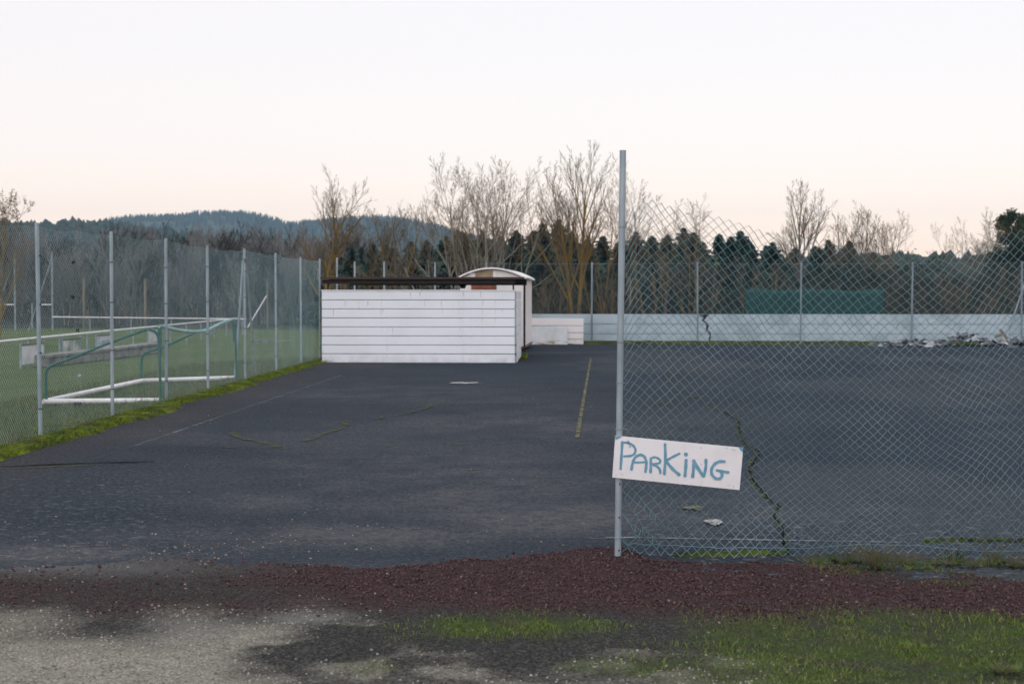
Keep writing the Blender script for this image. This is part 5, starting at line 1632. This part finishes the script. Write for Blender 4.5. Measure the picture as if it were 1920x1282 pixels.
GS = 'spruces in the row behind the court'
for i, (px, yt) in enumerate(spr):
    Yd = 78 + (i * 7 % 5) * 2.2
    H = at(px, yt, Yd).z + 0.04
    tm, cm = protos[i % 5]
    lab = 'dark green spruce in the close row behind the court'
    if px == 1047: lab = 'tallest dark spruce, just left of the tallest bare tree trunk'
    o = tree_obj('spruce_tree', (at(px, 560, Yd).x, Yd, -0.04), tm, cm, M['bark_dark'], M['spruce'], lab, 'spruce', GS, random.uniform(0, 6.28), H / 6.0)
    o.scale = (H / 6.0 * random.uniform(1.3, 1.9),) * 2 + (H / 6.0,)
for i in range(26):        # second row fills the gaps lower down
    px = 640 + i * 40 + random.uniform(-12, 12); Yd = 92 + random.uniform(0, 8)
    H = at(px, random.uniform(446, 474), Yd).z + 0.04
    tm, cm = protos[(i * 3) % 5]
    o = tree_obj('spruce_tree', (at(px, 560, Yd).x, Yd, -0.04), tm, cm, M['bark_dark'], M['spruce'], 'shorter spruce half hidden behind the close row', 'spruce', 'shorter spruces behind the row', random.uniform(0, 6.28), H / 6.0)
    o.scale = (H / 6.0 * 1.5, H / 6.0 * 1.5, H / 6.0)

# leafy masses: clumps of small leaves
def leafy(seed, rx, ry, rz, n, leaf, clumps=40, zc=None):
    g = np.random.default_rng(seed)
    zc = rz if zc is None else zc
    d = g.normal(0, 1, (clumps, 3)); d /= np.linalg.norm(d, axis=1)[:, None]
    r = g.uniform(0.35, 1.0, (clumps, 1)) ** 0.5
    cc = d * r
    k = g.integers(0, clumps, n)
    p = cc[k] + g.normal(0, 0.13, (n, 3))
    p = p * np.array([rx, ry, rz]) + np.array([0, 0, zc])
    a = g.normal(0, 1, (n, 3)) * leaf; b_ = g.normal(0, 1, (n, 3)) * leaf
    V = np.stack([p, p + a, p + b_], 1)
    V[..., 2] = np.maximum(V[..., 2], 0.0)
    return mesh_np('crown', V.reshape(-1, 3), np.arange(3 * n).reshape(-1, 3))
def leafy_tree(name, px, Yd, ytop, halfw_px, label, mat, seed, n=9000, leaf=0.05, low=0.0, cat='tree', tr=0.10):
    H = at(px, ytop, Yd).z; hw = halfw_px / F * Yd
    o = empty(name, (at(px, 560, Yd).x, Yd, 0)); tag(o, label, cat)
    rzz = (H - low) / 2
    link('crown', leafy(seed, hw, hw, rzz, n, leaf, 60, low + rzz), M[mat], o)
    tk = MB(); tk.tube([(0, 0, -0.1), (0.05, 0, H * 0.4), (0, 0, H * 0.85)], [tr, tr * 0.7, 0.03], 8)
    rr = random.Random(seed)
    for j in range(9):
        z = H * (0.3 + 0.06 * j); a = rr.uniform(0, 6.28); L_ = hw * 0.8
        tk.tube([(0, 0, z), (math.cos(a) * L_ * 0.5, math.sin(a) * L_ * 0.5, z + 0.25), (math.cos(a) * L_, math.sin(a) * L_, z + 0.5)], [0.03, 0.02, 0.01], 4)
    tk.build('trunk', M['bark_dark'], o)
    return o
leafy_tree('evergreen_tree', 1912, 60, 436, 66, 'dark dome shaped evergreen at the right edge', 'ivy', 301, 14000, 0.055, cat='tree')
leafy_tree('pine_tree', 1893, 76, 396, 26, 'pine with tufted crown above the dark evergreen', 'pine', 302, 3500, 0.07, low=4.2)
leafy_tree('pine_tree', 1925, 78, 400, 24, 'second pine tuft cut by the right edge', 'pine', 303, 3000, 0.07, low=4.0)

# thicket behind the wall: leafless shrubs and ivy grown bushes
shr = []
for i in range(6):
    a, b_ = bare_tree(400 + i, 3.0, stems=7, nch=(6, 5, 4), tr=0.035, low=0.12, stem_tilt=0.55, tip=0.006, wig=0.2, up=0.06)
    shr.append((a.mesh('trunk', True), b_.mesh('crown')))
xs_px = [652, 690, 730, 765, 800, 845, 1012, 1040, 1068, 1135, 1190, 1248, 1340, 1430, 1505, 1545, 1590, 1632, 1670, 1712, 1750, 1792, 1830, 1868, 1905, 1940]
for i, px in enumerate(xs_px):
    Yd = 51 + (i * 5 % 7) * 1.1
    yt = 522 + (i * 37 % 5) * 7 - (34 if px > 1560 else 0)
    H = at(px, yt, Yd).z
    tm, cm = shr[i % 6]
    tree_obj('thicket_shrub', (at(px, 560, Yd).x, Yd, -0.04), tm, cm, M['bark_dark'], M['twig_dark'] if i % 3 else M['twig'], ('leafless dark shrub' if i % 3 else 'leafless brown shrub') + (' in the thicket behind the rubble end of the low wall' if px > 1560 else ' above the shelter roof' if px < 900 else ' in the thicket behind the middle of the low wall'), 'shrub', 'leafless shrubs behind the low wall', random.uniform(0, 6.28), H / 2.9)
bus = [leafy(500 + i, 1.5, 1.2, 1.35, 4200, 0.05, 45) for i in range(4)]
btk = MB()
for j in range(6):
    a = j * 1.05; btk.tube([(0, 0, -0.05), (math.cos(a) * 0.3, math.sin(a) * 0.3, 1.0), (math.cos(a) * 0.8, math.sin(a) * 0.7, 2.0)], [0.04, 0.03, 0.01], 5)
btm = btk.mesh('trunk', True)
bxs = [660, 720, 790, 1030, 1085, 1150, 1210, 1275, 1335, 1395, 1450, 1510, 1570, 1625, 1680, 1735, 1790, 1845, 1885, 1940, 1600, 1700, 1760]
for i, px in enumerate(bxs):
    Yd = 60 + (i * 3 % 5) * 1.8
    yt = (528 if px < 1480 else 488) + (i * 29 % 5) * 6
    H = at(px, yt, Yd).z
    o = tree_obj('ivy_bush', (at(px, 560, Yd).x, Yd, -0.04), btm, bus[i % 4], M['bark_dark'], M['ivy'], ('tall' if px >= 1480 else 'low') + ' dark evergreen bush in the thicket behind the low wall', 'bush', 'dark bushes behind the low wall', random.uniform(0, 6.28), H / 2.7)
    o.scale.x *= 1.3

# leafless wood behind the football field
wd = []
for i in range(5):
    a, b_ = bare_tree(600 + i, 7.0, stems=2 + i % 2, nch=(12, 7, 5), tr=0.07, low=0.2, stem_tilt=0.14, tip=0.014, ang=(0.28, 0.6), up=0.06)
    wd.append((a.mesh('trunk', True), b_.mesh('crown')))
for i in range(150):
    Yd = (91, 97, 105, 116, 132, 155)[i % 6] + random.uniform(-3, 3)
    px = -70 + (i * 61.7) % 760
    tm, cm = wd[i % 5]
    x_ = at(px, 560, Yd).x
    H = at(px, random.uniform(486, 520) if Yd < 100 else random.uniform(452, 490), Yd).z - float(wood_z(x_, Yd))
    o = tree_obj('wood_tree', (x_, Yd, float(wood_z(x_, Yd)) - 0.1), tm, cm, M['bark_grey'] if i % 4 else M['bark_pale'], M['twig_far'] if i % 3 else M['twig_dark'], ('bare grey tree' if i % 4 else 'pale barked bare tree') + (' at the near edge of the wood beyond the football field' if Yd < 101 else ' deep in the wood on the slope beyond the football field'), 'tree', 'bare trees in the wood beyond the field', random.uniform(0, 6.28), H / 6.8)
    o.scale.x *= 1.2; o.scale.y *= 1.2
for i in range(30):
    Yd = random.uniform(94, 112); px = -50 + i * 24 + random.uniform(-8, 8)
    H = random.uniform(1.4, 2.4)
    tm, cm = shr[i % 6]
    o = tree_obj('wood_shrub', (at(px, 560, Yd).x, Yd, FZ), tm, cm, M['bark_dark'], M['twig_dark'], 'low bare shrub at the foot of the wood beyond the football field', 'shrub', 'shrubs at the foot of the wood', random.uniform(0, 6.28), H / 2.6)
    o.scale.x *= 2.0

# ------------------------------------------------------------------ weeds at the foot of the front fence
def weed(px, py, H, n, label, spread=0.5, mat='weed', seedn=0):
    R = random.Random(900 + seedn)
    c0 = gp(px, py)
    o = empty('dead_weed', (c0.x, c0.y, 0.0)); tag(o, label, 'weed')
    st, lv = MB(), MB()
    for i in range(n):
        a = R.uniform(0, 6.28); tl = R.uniform(0.1, spread)
        h = H * R.uniform(0.4, 1.1)
        b0 = Vector((math.cos(a) * 0.02, math.sin(a) * 0.02, -0.005))
        m_ = b0 + Vector((math.cos(a) * tl * h * 0.5, math.sin(a) * tl * h * 0.4, h * 0.6)); e_ = m_ + Vector((math.cos(a + R.uniform(-1, 1)) * tl * h * 0.7, math.sin(a) * tl * h * 0.4, h * R.uniform(0.05, 0.4)))
        st.tube([b0, m_, e_], [0.0016, 0.0013, 0.0008], 3)
        for k in range(2):
            q = m_.lerp(e_, R.random()); d = Vector((R.gauss(0, 1), R.gauss(0, 1), R.gauss(0, .6))).normalized() * H * 0.16
            st.tube([q, q + d], [0.0011, 0.0006], 3)
    for i in range(n):
        a = R.uniform(0, 6.28); r_ = R.uniform(0, 0.10); p = Vector((math.cos(a) * r_ * 1.6, math.sin(a) * r_, 0.004))
        d = Vector((math.cos(a), math.sin(a), R.uniform(0.2, 0.9))) * 0.035; w = Vector((-math.sin(a), math.cos(a), 0)) * 0.007
        lv.tri(p - w, p + w, p + d)
    st.build('stems', M[mat], o)['kind'] = 'stuff'
    lv.build('leaves', M['grass'], o)['kind'] = 'stuff'
weed(1640, 1066, 0.20, 60, 'largest dead weed tuft against the foot of the front fence', 1.1, seedn=1)
weed(1592, 1054, 0.13, 30, 'small dry weed left of the largest weed tuft', 0.9, seedn=2)
weed(1702, 1060, 0.13, 30, 'dry spreading weed right of the largest weed tuft', 1.1, seedn=3)
weed(1862, 1056, 0.14, 30, 'upright dry weed near the right edge of the front fence', 0.6, seedn=4)
weed(1905, 1064, 0.11, 26, 'pale dry weed at the right edge of the picture', 0.8, seedn=5)
weed(1536, 1058, 0.07, 24, 'tiny green weed right of the open crack', 0.8, 'grass', seedn=6)
weed(1790, 1050, 0.10, 34, 'dark green weed clump in the gap under the front fence', 1.2, 'ivy', seedn=7)
weed(1880, 1262, 0.06, 60, 'pale grass tuft in the lower right corner', 1.0, 'drygrass', seedn=8)

for i in range(16):
    px = 1515 + i * 26 + random.uniform(-8, 8)
    weed(px, 1054 + random.uniform(-3, 14) + (px - 1500) * 0.012, random.uniform(0.05, 0.10), 22, 'small dry weed in the ragged line along the foot of the front fence', 1.2, ('weed', 'drygrass', 'grass')[i % 3], seedn=20 + i)
for o in [o for o in COL.objects if o.name.startswith('dead_weed') and o.get('label', '').startswith('small dry weed in the ragged')]:
    o['group'] = 'small weeds along the front fence'
# ------------------------------------------------------------------ haze
HAZE = True
if HAZE:
    mb = MB(); mb.box((0, 1300, 84), (9000, 3400, 172))
    hz = mb.build('haze', None)
    m = bpy.data.materials.new('haze'); m.use_nodes = True; t = m.node_tree; t.nodes.clear()
    out = t.nodes.new('ShaderNodeOutputMaterial'); pv = t.nodes.new('ShaderNodeVolumePrincipled')
    pv.inputs['Color'].default_value = (0.50, 0.74, 1.0, 1)
    pv.inputs['Density'].default_value = 0.00016
    t.links.new(pv.outputs[0], out.inputs['Volume'])
    hz.data.materials.append(m)
    tag(hz, 'thin pale blue evening haze over the distant hills', 'haze', kind='stuff')
